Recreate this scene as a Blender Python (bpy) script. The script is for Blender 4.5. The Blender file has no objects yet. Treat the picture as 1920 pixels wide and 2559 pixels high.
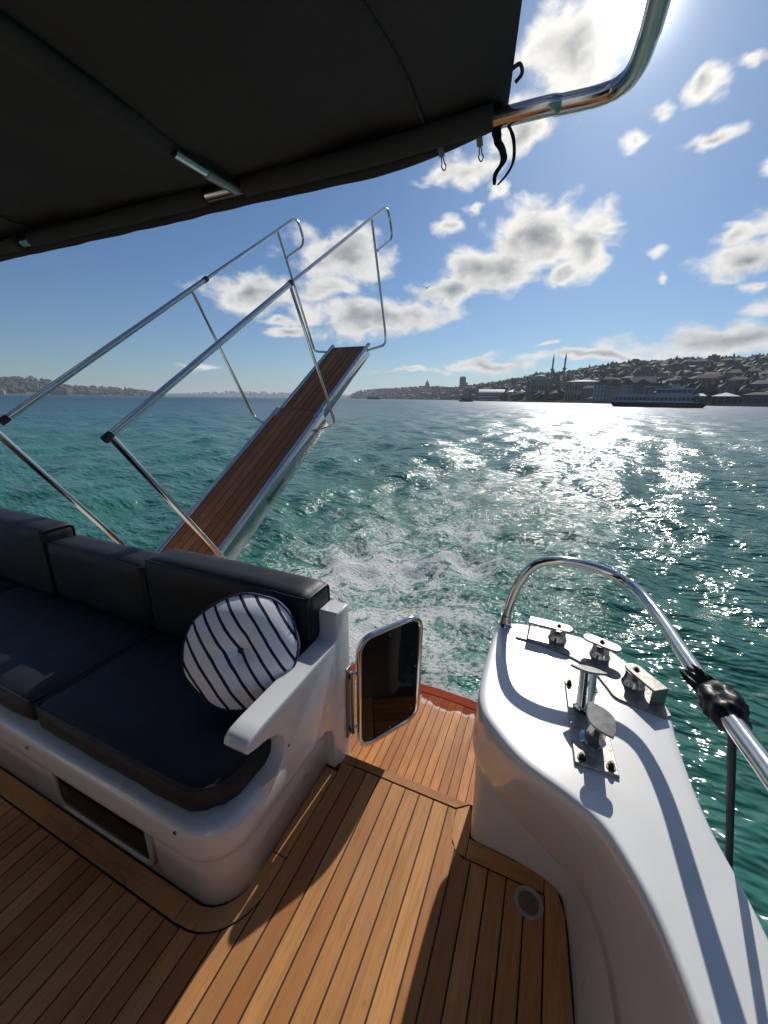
import bpy, bmesh, math, random
import numpy as np
from mathutils import Vector, Matrix, noise

random.seed(7)
np.random.seed(7)
sc = bpy.context.scene
C = sc.collection
PI = math.pi
rad = math.radians

# ------------------------------------------------------------------ camera
CAM_H = 1.5                      # metres above the teak deck (deck = z 0, aft = +Y)
WATER = -0.45
yaw, pitch, roll = rad(23.1), rad(16.4), rad(0.68)
fwd = Vector((-math.sin(yaw) * math.cos(pitch), math.cos(yaw) * math.cos(pitch), -math.sin(pitch)))
rgt = Vector((math.cos(yaw), math.sin(yaw), 0))
upv = rgt.cross(fwd)
R_ = rgt * math.cos(roll) + upv * math.sin(roll)
U_ = -rgt * math.sin(roll) + upv * math.cos(roll)
cam_data = bpy.data.cameras.new('camera')
cam = bpy.data.objects.new('camera', cam_data)
C.objects.link(cam)
cam.matrix_world = Matrix(((R_.x, U_.x, -fwd.x, 0), (R_.y, U_.y, -fwd.y, 0), (R_.z, U_.z, -fwd.z, CAM_H), (0, 0, 0, 1)))
cam_data.sensor_fit = 'VERTICAL'
cam_data.sensor_height = 24.0
cam_data.lens = 24.0 * 962 / 2559
cam_data.clip_start = 0.02
cam_data.clip_end = 60000
sc.camera = cam

# ------------------------------------------------------------------ sky, sun, exposure
SUN_AZ, SUN_EL = rad(3.2), rad(33.8)      # azimuth clockwise from +Y
SUN = Vector((math.sin(SUN_AZ) * math.cos(SUN_EL), math.cos(SUN_AZ) * math.cos(SUN_EL), math.sin(SUN_EL)))
sc.view_settings.view_transform = 'Standard'
sc.view_settings.look = 'None'
sc.view_settings.exposure = 0.0
sc.view_settings.gamma = 1.0
sc.cycles.use_denoising = True
sc.cycles.max_bounces = 6
sc.cycles.use_adaptive_sampling = True
sc.cycles.adaptive_threshold = 0.012
sc.cycles.adaptive_min_samples = 48
sc.cycles.volume_bounces = 0
sc.cycles.sample_clamp_indirect = 6.0
sc.cycles.caustics_reflective = False
sc.cycles.caustics_refractive = False

sun_l = bpy.data.lights.new('sun', 'SUN')
sun_l.energy = 4.2
sun_l.angle = rad(0.55)
sun_l.color = (1.0, 0.95, 0.87)
sun_o = bpy.data.objects.new('sun', sun_l)
C.objects.link(sun_o)
sun_o.rotation_euler = (-SUN).to_track_quat('-Z', 'Y').to_euler()
sun_o.location = (0, 0, 50)

world = bpy.data.worlds.new('World')
sc.world = world
world.use_nodes = True
wn = world.node_tree
wn.nodes.clear()


class NT:
    """small wrapper to wire shader nodes"""
    def __init__(s, tree):
        s.t = tree

    def n(s, typ, **kw):
        nd = s.t.nodes.new(typ)
        for k, v in kw.items():
            setattr(nd, k, v)
        return nd

    def put(s, sock, v):
        if v is None:
            return
        if hasattr(v, 'links'):
            s.t.links.new(v, sock)
        else:
            sock.default_value = v

    def math(s, op, a, b=None, c=None, clamp=False):
        nd = s.n('ShaderNodeMath', operation=op)
        nd.use_clamp = clamp
        s.put(nd.inputs[0], a)
        s.put(nd.inputs[1], b)
        s.put(nd.inputs[2], c)
        return nd.outputs[0]

    def vec(s, op, a, b=None):
        nd = s.n('ShaderNodeVectorMath', operation=op)
        s.put(nd.inputs[0], a)
        s.put(nd.inputs[1], b)
        return nd.outputs['Value'] if op in ('LENGTH', 'DOT_PRODUCT', 'DISTANCE') else nd.outputs[0]

    def ramp(s, v, lo, hi, a=0.0, b=1.0, smooth=True):
        nd = s.n('ShaderNodeMapRange')
        nd.interpolation_type = 'SMOOTHSTEP' if smooth else 'LINEAR'
        s.put(nd.inputs[0], v)
        s.put(nd.inputs[1], lo); s.put(nd.inputs[2], hi)
        s.put(nd.inputs[3], a); s.put(nd.inputs[4], b)
        return nd.outputs[0]

    def mix(s, f, a, b, mode='MIX'):
        nd = s.n('ShaderNodeMix', data_type='RGBA', blend_type=mode)
        s.put(nd.inputs[0], f)
        s.put(nd.inputs[6], a)
        s.put(nd.inputs[7], b)
        return nd.outputs[2]

    def noise(s, vec, scale, detail=4, rough=.5, dist=0.0, lac=2.0, dim='3D'):
        nd = s.n('ShaderNodeTexNoise')
        nd.noise_dimensions = dim
        s.put(nd.inputs['Vector'], vec)
        nd.inputs['Scale'].default_value = scale
        nd.inputs['Detail'].default_value = detail
        nd.inputs['Roughness'].default_value = rough
        nd.inputs['Distortion'].default_value = dist
        nd.inputs['Lacunarity'].default_value = lac
        return nd.outputs['Fac']


w = NT(wn)
tc = w.n('ShaderNodeTexCoord')
D = tc.outputs['Generated']
sky = w.n('ShaderNodeTexSky', sky_type='NISHITA')
sky.sun_disc = False
sky.sun_elevation = SUN_EL
sky.sun_rotation = SUN_AZ
sky.altitude = 0
sky.air_density = 1.0
sky.dust_density = 0.35
sky.ozone_density = 2.2
sep = w.n('ShaderNodeSeparateXYZ')
w.put(sep.inputs[0], D)
az = w.math('MULTIPLY', w.math('ARCTAN2', sep.outputs[0], sep.outputs[1]), 180 / PI)
el = w.math('MULTIPLY', w.math('ARCSINE', sep.outputs[2]), 180 / PI)
com = w.n('ShaderNodeCombineXYZ')
w.put(com.inputs[0], az); w.put(com.inputs[1], el)
AE = com.outputs[0]
# cumulus banks: azimuth, elevation, half width, half height (degrees), weight
CLOUDS = [(-4.5, 18.6, 5.6, 2.9, 1.0), (-10.5, 15.4, 6.0, 2.8, 1.0), (-15.5, 13.2, 4.2, 1.8, .9), (1.2, 17.0, 3.4, 3.6, .9),
          (-1.5, 14.2, 2.6, 1.4, .7),
          (-2.6, 32.2, 3.9, 3.6, 1.0), (-8.0, 28.2, 4.6, 2.4, .85), (1.8, 35.6, 3.2, 2.6, .9),
          (-28.5, 17.2, 6.6, 2.9, .95), (-40.5, 12.3, 6.2, 2.1, .95), (-32.0, 13.6, 5.0, 1.6, .8),
          (-24.5, 10.6, 9.5, 2.5, 1.0), (-36.5, 8.6, 5.0, 1.0, .7), (-38, 10, 4.0, .9, .7),
          (-13.6, 25.0, 5.0, 1.8, .85), (-9.5, 23.2, 2.2, 1.4, .6), (-16.0, 20.2, 2.6, 1.0, .7),
          (9.9, 27.8, 2.2, 1.5, .8), (6.2, 26.9, 2.2, 1.0, .6), (4.0, 25.2, 1.6, 1.3, .5), (11.2, 23.7, 2.4, .9, .75),
          (15.6, 14.0, 4.2, 1.9, .9), (20.5, 15.6, 6.0, 2.4, .9), (14.2, 16.2, 2.6, 1.2, .75), (8.4, 15.6, 1.5, 1.0, .55),
          (9.6, 13.2, 1.2, .8, .5), (18.0, 20.5, 3.0, 1.2, .5), (13.5, 28.6, 3.4, .9, .45), (19.5, 26.5, 3.0, .9, .45), (-12.5, 21.6, 2.0, .7, .45), (17.5, 11.2, 2.4, .9, .6),
          (18.0, 6.4, 11.0, 1.5, 1.0), (4.0, 5.3, 10.0, .8, .9), (-9.0, 4.4, 8.0, .8, .8), (-20.0, 3.6, 7.0, .55, .6),
          (-1.6, 7.0, 2.0, .5, .5), (26.0, 9.0, 7.0, 1.6, .9), (-48.0, 3.5, 6.0, .4, .4),
          ]
shape = None
warp = w.n('ShaderNodeTexNoise')
w.put(warp.inputs['Vector'], w.vec('MULTIPLY', D, (1, 1, 1.5)))
warp.inputs['Scale'].default_value = 9.0
warp.inputs['Detail'].default_value = 3.0
wv = w.vec('MULTIPLY', w.vec('SUBTRACT', warp.outputs['Color'], (.5, .5, .5)), (6.0, 3.6, 0))
AEW = w.vec('ADD', AE, wv)
for (ca, ce, ra, re, wt) in CLOUDS:
    ln = w.vec('LENGTH', w.vec('MULTIPLY', w.vec('SUBTRACT', AEW, (ca, ce, 0)), (1 / ra, 1 / re, 0)))
    s_ = w.math('SUBTRACT', wt, ln)
    shape = s_ if shape is None else w.math('SMOOTH_MAX', shape, s_, 0.15)
# the same scattered cumulus goes on all round, outside the banks listed above
NV = w.vec('MULTIPLY', D, (1, 1, 1.6))
field = w.math('SUBTRACT', w.math('MULTIPLY', w.noise(NV, 3.2, 2, .5), 3.4), 2.15)
rest = w.math('MAXIMUM', w.ramp(w.math('ABSOLUTE', w.math('ADD', az, 22.0)), 48, 58), w.ramp(el, 40, 48))
shape = w.math('SMOOTH_MAX', shape, w.math('SUBTRACT', w.math('MULTIPLY', rest, w.math('ADD', field, 1.6)), 1.6), 0.1)


def cloud_density(vec):
    f1 = w.noise(vec, 15, 6, .53, .3)
    f2 = w.noise(vec, 52, 3, .5, .3)
    f = w.math('ADD', w.math('MULTIPLY', w.math('SUBTRACT', f1, .5), 2.7), w.math('MULTIPLY', w.math('SUBTRACT', f2, .5), .36))
    return f


f0 = cloud_density(NV)
f_up = w.noise(w.vec('ADD', NV, tuple(v * .022 for v in (SUN.x, SUN.y, SUN.z + 1.2))), 15, 5, .55, .3)
dens = w.math('ADD', w.math('MULTIPLY_ADD', shape, 1.45, .30), f0)
alpha = w.ramp(dens, -.14, .80)
thick = w.ramp(dens, .50, 1.85)
f_c = w.noise(NV, 15, 5, .55, .3)
lumps = w.math('MULTIPLY', w.math('SUBTRACT', f_c, f_up), 3.2)
# sunlight that gets through: thin edges glow, thick cores turn grey
cosS = w.vec('DOT_PRODUCT', D, tuple(SUN))
ang = w.math('MULTIPLY', w.math('ARCCOSINE', w.math('MINIMUM', cosS, .99999)), 180 / PI)
near = w.ramp(ang, 4, 34, 1.0, 0.0)
front = w.ramp(ang, 55, 120)
lit = w.math('SUBTRACT', 1.0, w.math('ADD', w.math('MULTIPLY', thick, w.math('MULTIPLY_ADD', front, -.66, .86)), w.math('MULTIPLY', lumps, -.42)), clamp=True)
c_dark = (3.9, 4.3, 4.95, 1)
c_lite = (14.6, 14.5, 14.3, 1)
ccol = w.mix(lit, c_dark, c_lite)
ccol = w.mix(1.0, ccol, w.mix(near, w.mix(front, (1, 1, 1, 1), (1.35, 1.33, 1.28, 1)), (1.3, 1.27, 1.2, 1)), 'MULTIPLY')
# bright air round the sun
gl1 = w.math('MULTIPLY', w.math('EXPONENT', w.math('MULTIPLY', ang, -1 / 1.05)), 130)
gl2 = w.math('MULTIPLY', w.math('EXPONENT', w.math('MULTIPLY', ang, -1 / 6.0)), 2.0)
gl = w.math('ADD', gl1, gl2)
glc = w.n('ShaderNodeVectorMath', operation='SCALE')
glc.inputs[0].default_value = (1.0, .96, .9)
w.put(glc.inputs['Scale'], gl)
skycol = w.mix(1.0, sky.outputs[0], (.76, 1.03, 1.32, 1), 'MULTIPLY')
col = w.mix(alpha, skycol, ccol)
col = w.mix(1.0, col, glc.outputs[0], 'ADD')
bg = w.n('ShaderNodeBackground')
w.put(bg.inputs[0], col)
bg.inputs[1].default_value = 0.055
wo = w.n('ShaderNodeOutputWorld')
wn.links.new(bg.outputs[0], wo.inputs[0])
world.cycles.sampling_method = 'MANUAL'
world.cycles.sample_map_resolution = 1024

# ------------------------------------------------------------------ materials
MATS = {}


def new_mat(name):
    m = bpy.data.materials.new(name)
    m.use_nodes = True
    t = NT(m.node_tree)
    b = m.node_tree.nodes['Principled BSDF']
    MATS[name] = m
    return m, t, b


def plain(name, colr, rough=.5, metal=0.0, vary=.12, vscale=6.0, bump=0.0, bscale=60.0, rvar=0.0, coat=0.0):
    m, t, b = new_mat(name)
    tcx = t.n('ShaderNodeTexCoord').outputs['Object']
    n1 = t.noise(tcx, vscale, 5, .6)
    lo = tuple(c * (1 - vary) for c in colr) + (1,)
    hi = tuple(min(1, c * (1 + vary)) for c in colr) + (1,)
    t.put(b.inputs['Base Color'], t.mix(t.ramp(n1, .3, .7), lo, hi))
    if rvar:
        t.put(b.inputs['Roughness'], t.ramp(t.noise(tcx, vscale * 2.3, 6, .65), .3, .75, max(.02, rough - rvar), rough + rvar))
    else:
        b.inputs['Roughness'].default_value = rough
    b.inputs['Metallic'].default_value = metal
    b.inputs['Coat Weight'].default_value = coat
    if bump:
        bp = t.n('ShaderNodeBump')
        bp.inputs['Strength'].default_value = bump
        bp.inputs['Distance'].default_value = .002
        t.put(bp.inputs['Height'], t.noise(tcx, bscale, 4, .6))
        t.put(b.inputs['Normal'], bp.outputs[0])
    return m


def gelcoat():
    m, t, b = new_mat('white_gelcoat')
    tcx = t.n('ShaderNodeTexCoord').outputs['Object']
    n1 = t.noise(tcx, 3.0, 5, .6)
    c = t.mix(t.ramp(n1, .35, .7), (.66, .66, .65, 1), (.71, .71, .70, 1))
    salt = t.math('MULTIPLY', t.ramp(t.noise(tcx, 150, 3, .7), .60, .70), t.ramp(t.noise(tcx, 6, 3, .6), .45, .65))
    c = t.mix(t.math('MULTIPLY', salt, .45), c, (.56, .55, .53, 1))
    t.put(b.inputs['Base Color'], c)
    t.put(b.inputs['Roughness'], t.ramp(t.noise(tcx, 3.5, 2, .5), .3, .75, .26, .38))
    bp = t.n('ShaderNodeBump')
    b.inputs['Coat Weight'].default_value = .7
    b.inputs['Coat Roughness'].default_value = .04
    bp.inputs['Strength'].default_value = .10
    bp.inputs['Distance'].default_value = .002
    t.put(bp.inputs['Height'], t.math('ADD', t.noise(tcx, 7, 2, .5), t.math('MULTIPLY', t.noise(tcx, 260, 2, .5), .05)))
    t.put(b.inputs['Normal'], bp.outputs[0])
    return m


def teak(name, tint=(1, 1, 1), wet=False, grain_axis=1):
    m, t, b = new_mat(name)
    tco = t.n('ShaderNodeTexCoord').outputs['Object']
    oi = t.n('ShaderNodeObjectInfo')
    rnd = oi.outputs['Random']
    off = t.n('ShaderNodeCombineXYZ')
    t.put(off.inputs[0], t.math('MULTIPLY', rnd, 37.0))
    t.put(off.inputs[1], t.math('MULTIPLY', rnd, 91.0))
    t.put(off.inputs[2], t.math('MULTIPLY', rnd, 53.0))
    p = t.vec('ADD', tco, off.outputs[0])
    st = (1.0, .07, 1.0) if grain_axis == 1 else (.07, 1.0, 1.0)
    pg = t.vec('MULTIPLY', p, st)
    g1 = t.noise(pg, 70, 6, .65, .6)
    g2 = t.noise(pg, 240, 4, .7)
    g3 = t.noise(t.vec('MULTIPLY', p, (1, .35, 1) if grain_axis == 1 else (.35, 1, 1)), 9, 3, .5)
    k = lambda c: tuple(c[i] * tint[i] for i in range(3)) + (1,)
    base = t.mix(rnd, k((.37, .152, .050)), k((.62, .308, .108)))
    base = t.mix(t.math('MULTIPLY', t.ramp(g3, .35, .7), .45), base, k((.34, .155, .055)))
    base = t.mix(t.math('MULTIPLY', t.ramp(g1, .4, .72), .5), base, k((.25, .105, .038)))
    base = t.mix(t.math('MULTIPLY', t.ramp(g2, .5, .75), .3), base, k((.18, .075, .03)))
    gp_ = t.noise(t.n('ShaderNodeNewGeometry').outputs['Position'], 3.2, 5, .65)
    base = t.mix(t.math('MULTIPLY', t.ramp(gp_, .48, .72), .30), base, k((.40, .27, .17)))
    # a few water drips and stains
    sp = t.noise(t.n('ShaderNodeNewGeometry').outputs['Position'], 16, 3, .5)
    base = t.mix(t.math('MULTIPLY', t.ramp(sp, .70, .76), .45), base, k((.2, .09, .045)))
    rg = t.ramp(g1, .3, .7, .42, .62)
    if wet:
        pos = t.n('ShaderNodeNewGeometry').outputs['Position']
        sp2 = t.n('ShaderNodeSeparateXYZ')
        t.put(sp2.inputs[0], pos)
        wob = t.math('MULTIPLY', t.math('SUBTRACT', t.noise(pos, 7, 4, .6), .5), .22)
        yy = t.math('ADD', sp2.outputs[1], wob)
        wm = t.ramp(yy, 1.838, 1.85)
        line = t.math('MULTIPLY', t.ramp(yy, 1.82, 1.84), t.ramp(yy, 1.845, 1.858, 1, 0))
        base = t.mix(wm, base, t.mix(1.0, base, (.62, .34, .26, 1), 'MULTIPLY'))
        base = t.mix(t.math('MULTIPLY', line, .4), base, (.75, .78, .76, 1))
        rg = t.mix(wm, rg, (.08, .08, .08, 1))
    t.put(b.inputs['Base Color'], base)
    t.put(b.inputs['Roughness'], rg)
    b.inputs['Specular IOR Level'].default_value = .22
    bp = t.n('ShaderNodeBump')
    bp.inputs['Strength'].default_value = .35
    bp.inputs['Distance'].default_value = .0012
    t.put(bp.inputs['Height'], t.math('ADD', g1, t.math('MULTIPLY', g2, .6)))
    t.put(b.inputs['Normal'], bp.outputs[0])
    return m


def steel(name='polished_steel', rough=.1, tone=.62, smear=.06):
    m, t, b = new_mat(name)
    tco = t.n('ShaderNodeTexCoord').outputs['Object']
    b.inputs['Metallic'].default_value = 1
    n1 = t.noise(tco, 14, 5, .65)
    t.put(b.inputs['Base Color'], t.mix(t.ramp(n1, .3, .75), (tone, tone * .985, tone * .96, 1), (tone * .86, tone * .84, tone * .81, 1)))
    t.put(b.inputs['Roughness'], t.ramp(t.noise(tco, 30, 6, .7), .3, .75, rough, rough + smear))
    return m


def vinyl():
    m, t, b = new_mat('charcoal_vinyl')
    tco = t.n('ShaderNodeTexCoord').outputs['Object']
    n1 = t.noise(tco, 4, 4, .6)
    t.put(b.inputs['Base Color'], t.mix(t.ramp(n1, .3, .7), (.010, .010, .013, 1), (.016, .016, .019, 1)))
    t.put(b.inputs['Roughness'], t.ramp(t.noise(tco, 12, 4, .6), .3, .7, .46, .58))
    b.inputs['Specular IOR Level'].default_value = .34
    bp = t.n('ShaderNodeBump')
    bp.inputs['Strength'].default_value = .25
    bp.inputs['Distance'].default_value = .0015
    t.put(bp.inputs['Height'], t.math('ADD', t.noise(tco, 420, 2, .5), t.math('MULTIPLY', t.noise(t.vec('MULTIPLY', tco, (1, 1, 2.5)), 11, 3, .55), 2.2)))
    t.put(b.inputs['Normal'], bp.outputs[0])
    return m


def canvas():
    m, t, b = new_mat('dark_canvas')
    tco = t.n('ShaderNodeTexCoord').outputs['Object']
    n1 = t.noise(tco, 3.2, 4, .6)
    n2 = t.noise(tco, 900, 2, .6)
    c = t.mix(t.ramp(n1, .3, .7), (.024, .025, .030, 1), (.036, .037, .043, 1))
    c = t.mix(t.math('MULTIPLY', n2, .35), c, (.06, .062, .068, 1))
    t.put(b.inputs['Base Color'], c)
    b.inputs['Roughness'].default_value = .85
    bp = t.n('ShaderNodeBump')
    bp.inputs['Strength'].default_value = .5
    bp.inputs['Distance'].default_value = .004
    t.put(bp.inputs['Height'], t.math('ADD', t.math('MULTIPLY', n2, .35), t.math('MULTIPLY', t.noise(t.vec('MULTIPLY', tco, (1, .5, 1)), 7, 4, .6), 2.2)))
    t.put(b.inputs['Normal'], bp.outputs[0])
    return m


gelcoat()
teak('teak')
teak('teak_cross', grain_axis=0)
teak('teak_wet', tint=(.98, .82, .66), wet=True)
teak('teak_edge_wet', tint=(.8, .5, .42), wet=True, grain_axis=0)
teak('teak_gangway', tint=(.58, .50, .50))
steel()
steel('dull_steel', .34, .30, .2)
plain('weathered_steel', (.30, .28, .25), .42, metal=.35, vary=.35, vscale=38, bump=.3, bscale=90, rvar=.1)
steel('satin_steel', .14, .5, .08)
vinyl()
canvas()
plain('caulk', (.012, .010, .010), .7, vary=.3)
plain('black_rubber', (.012, .012, .013), .55, vary=.3)
plain('black_cloth', (.0025, .0025, .003), .40, vary=.5, vscale=90, bump=.4, bscale=60)
MATS['black_cloth'].node_tree.nodes['Principled BSDF'].inputs['Specular IOR Level'].default_value = .25
plain('navy_piping', (.012, .014, .045), .7, vary=.25, vscale=30)
plain('navy_fabric', (.030, .033, .13), .8, vary=.25, vscale=20, bump=.4, bscale=300)
plain('grey_frame', (.34, .32, .30), .4, vary=.15, vscale=20)
plain('bolt_dark', (.05, .045, .04), .4, metal=.8, vary=.4, vscale=60)
m_, t_, b_ = new_mat('tinted_glass')
b_.inputs['Base Color'].default_value = (.006, .006, .006, 1)
b_.inputs['Roughness'].default_value = .035
b_.inputs['Specular IOR Level'].default_value = .13
t_.put(b_.inputs['Roughness'], t_.ramp(t_.noise(t_.n('ShaderNodeTexCoord').outputs['Object'], 12, 5, .7), .3, .8, .02, .1))


def striped_fabric():
    m, t, b = new_mat('striped_fabric')
    tco = t.n('ShaderNodeTexCoord').outputs['Object']
    sx = t.n('ShaderNodeSeparateXYZ')
    t.put(sx.inputs[0], tco)
    wob = t.math('MULTIPLY', t.math('SUBTRACT', t.noise(tco, 9, 2, .5), .5), .013)
    fr = t.math('FRACT', t.math('ADD', t.math('MULTIPLY', t.math('ADD', sx.outputs[0], wob), 1 / .0440), 50.5))
    a = t.math('ABSOLUTE', t.math('SUBTRACT', fr, .5))
    st = t.ramp(a, .105, .125, 1, 0)
    nn = t.noise(tco, 500, 2, .6)
    c = t.mix(t.math('MULTIPLY', nn, .3), (.84, .85, .87, 1), (.70, .71, .74, 1))
    c = t.mix(st, c, (.012, .014, .035, 1))
    t.put(b.inputs['Base Color'], c)
    b.inputs['Roughness'].default_value = .85
    bp = t.n('ShaderNodeBump')
    bp.inputs['Strength'].default_value = .35
    bp.inputs['Distance'].default_value = .003
    t.put(bp.inputs['Height'], t.math('ADD', t.noise(tco, 16, 4, .6), t.math('MULTIPLY', nn, .2)))
    t.put(b.inputs['Normal'], bp.outputs[0])
    return m


striped_fabric()

# ------------------------------------------------------------------ mesh helpers


def tag(o, label=None, cat=None, group=None, kind=None):
    if label: o['label'] = label
    if cat: o['category'] = cat
    if group: o['group'] = group
    if kind: o['kind'] = kind
    return o


def link(name, me, mats, parent=None, smooth=False, loc=None):
    if not isinstance(mats, (list, tuple)):
        mats = [mats]
    for m in mats:
        if m and len(me.materials) < len(mats):
            me.materials.append(MATS[m] if isinstance(m, str) else m)
    o = bpy.data.objects.new(name, me)
    C.objects.link(o)
    if loc is not None:
        o.location = loc
    if parent is not None:
        o.parent = parent
        o.matrix_parent_inverse = parent.matrix_basis.inverted()
    if smooth:
        me.polygons.foreach_set('use_smooth', [True] * len(me.polygons))
        if smooth == 'auto':
            bm = bmesh.new(); bm.from_mesh(me)
            for e in bm.edges:
                if len(e.link_faces) == 2 and e.calc_face_angle(0) > rad(38):
                    e.smooth = False
            bm.to_mesh(me); bm.free()
    return o


def obj(name, bm, mats, parent=None, smooth=False, loc=None):
    me = bpy.data.meshes.new(name)
    bmesh.ops.recalc_face_normals(bm, faces=bm.faces[:])
    bm.to_mesh(me)
    bm.free()
    return link(name, me, mats, parent, smooth, loc)


def empty(name, loc=(0, 0, 0), label=None, cat=None, group=None):
    o = bpy.data.objects.new(name, None)
    o.empty_display_size = .1
    C.objects.link(o)
    o.location = loc
    return tag(o, label, cat, group)


def catmull(pts, n=8, closed=False):
    P = [Vector(p) for p in pts]
    out = []
    N = len(P)
    rng = range(N) if closed else range(N - 1)
    for i in rng:
        if closed:
            p0, p1, p2, p3 = P[i - 1], P[i], P[(i + 1) % N], P[(i + 2) % N]
        else:
            p0 = P[i - 1] if i else P[0] * 2 - P[1]
            p1, p2 = P[i], P[i + 1]
            p3 = P[i + 2] if i + 2 < N else P[-1] * 2 - P[-2]
        for k in range(n):
            t = k / n
            out.append(.5 * ((2 * p1) + (p2 - p0) * t + (2 * p0 - 5 * p1 + 4 * p2 - p3) * t * t + (3 * p1 - p0 - 3 * p2 + p3) * t ** 3))
    if not closed:
        out.append(P[-1])
    return out


def round_path(pts, r, n=6, closed=False):
    """polyline with filleted corners"""
    P = [Vector(p) for p in pts]
    N = len(P)
    out = []
    for i in range(N):
        if not closed and i in (0, N - 1):
            out.append(P[i]); continue
        a, b, c = P[i - 1], P[i], P[(i + 1) % N]
        u, v = (a - b), (c - b)
        rr = min(r, u.length * .49, v.length * .49)
        s, e = b + u.normalized() * rr, b + v.normalized() * rr
        for k in range(n + 1):
            t = k / n
            out.append(s.lerp(b, t).lerp(b.lerp(e, t), t))
    return out


def add_tube(bm, pts, r, seg=10, closed=False, caps=True):
    P = [Vector(p) for p in pts]
    N = len(P)
    rr = r if isinstance(r, (list, tuple)) else [r] * N
    rings = []
    prev = None
    for i in range(N):
        if closed:
            t = (P[(i + 1) % N] - P[i - 1])
        else:
            t = P[min(i + 1, N - 1)] - P[max(i - 1, 0)]
        if t.length < 1e-9: t = Vector((0, 0, 1))
        t.normalize()
        if prev is None:
            h = Vector((0, 0, 1)) if abs(t.z) < .9 else Vector((1, 0, 0))
            x = t.cross(h).normalized()
        else:
            x = (prev - t * prev.dot(t)).normalized()
        prev = x
        y = t.cross(x)
        rings.append([bm.verts.new(P[i] + (x * math.cos(a) + y * math.sin(a)) * rr[i]) for a in [2 * PI * k / seg for k in range(seg)]])
    M_ = N if closed else N - 1
    for i in range(M_):
        A, B = rings[i], rings[(i + 1) % N]
        for k in range(seg):
            bm.faces.new((A[k], A[(k + 1) % seg], B[(k + 1) % seg], B[k]))
    if caps and not closed:
        bm.faces.new(rings[0][::-1]); bm.faces.new(rings[-1])
    return rings


def tube_obj(name, pts, r, mat, parent=None, seg=12, closed=False):
    bm = bmesh.new()
    add_tube(bm, pts, r, seg, closed)
    return obj(name, bm, mat, parent, 'auto')


def add_box(bm, x0, x1, y0, y1, z0, z1):
    v = [bm.verts.new((x, y, z)) for z in (z0, z1) for y in (y0, y1) for x in (x0, x1)]
    for f in ((0, 1, 3, 2), (4, 6, 7, 5), (0, 4, 5, 1), (2, 3, 7, 6), (0, 2, 6, 4), (1, 5, 7, 3)):
        bm.faces.new([v[i] for i in f])
    return v


def box_bm(x0, x1, y0, y1, z0, z1, bev=0.0, seg=2):
    bm = bmesh.new()
    add_box(bm, x0, x1, y0, y1, z0, z1)
    if bev:
        bmesh.ops.bevel(bm, geom=bm.edges[:], offset=bev, segments=seg, profile=.5, affect='EDGES')
    return bm


def add_cyl(bm, c, r, h, axis=(0, 0, 1), seg=20, r2=None):
    a = Vector(axis).normalized()
    c = Vector(c)
    return add_tube(bm, [c, c + a * h], [r, r if r2 is None else r2], seg)


def add_prism(bm, poly, z0, z1, bev=0.0):
    """prism of a plan polygon; a small chamfer on the top edge when bev"""
    P = [Vector((p[0], p[1])) for p in poly]
    ar = sum(P[i].x * P[(i + 1) % len(P)].y - P[(i + 1) % len(P)].x * P[i].y for i in range(len(P)))
    if ar < 0: P.reverse()
    N = len(P)
    lo = [bm.verts.new((p.x, p.y, z0)) for p in P]
    if bev:
        mid = [bm.verts.new((p.x, p.y, z1 - bev)) for p in P]
        top = []
        for i in range(N):
            a, b, c = P[i - 1], P[i], P[(i + 1) % N]
            n1 = Vector((-(b - a).y, (b - a).x)); n2 = Vector((-(c - b).y, (c - b).x))
            n1 = n1.normalized() if n1.length else n1; n2 = n2.normalized() if n2.length else n2
            n = n1 + n2
            n = n.normalized() * bev if n.length > 1e-6 else n1 * bev
            top.append(bm.verts.new((b.x + n.x, b.y + n.y, z1)))
        layers = [lo, mid, top]
    else:
        layers = [lo, [bm.verts.new((p.x, p.y, z1)) for p in P]]
    for A, B in zip(layers, layers[1:]):
        for i in range(N):
            bm.faces.new((A[i], A[(i + 1) % N], B[(i + 1) % N], B[i]))
    bm.faces.new(layers[-1])
    bm.faces.new(lo[::-1])


def prism_bm(poly, z0, z1, bev=0.0):
    bm = bmesh.new()
    add_prism(bm, poly, z0, z1, bev)
    return bm


def loft(loops, close_u=True, cap0=False, cap1=False):
    bm = bmesh.new()
    V = [[bm.verts.new(p) for p in lp] for lp in loops]
    n = len(V[0])
    for A, B in zip(V, V[1:]):
        for i in range(n if close_u else n - 1):
            j = (i + 1) % n
            bm.faces.new((A[i], A[j], B[j], B[i]))
    if cap0: bm.faces.new(V[0][::-1])
    if cap1: bm.faces.new(V[-1])
    return bm


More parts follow.
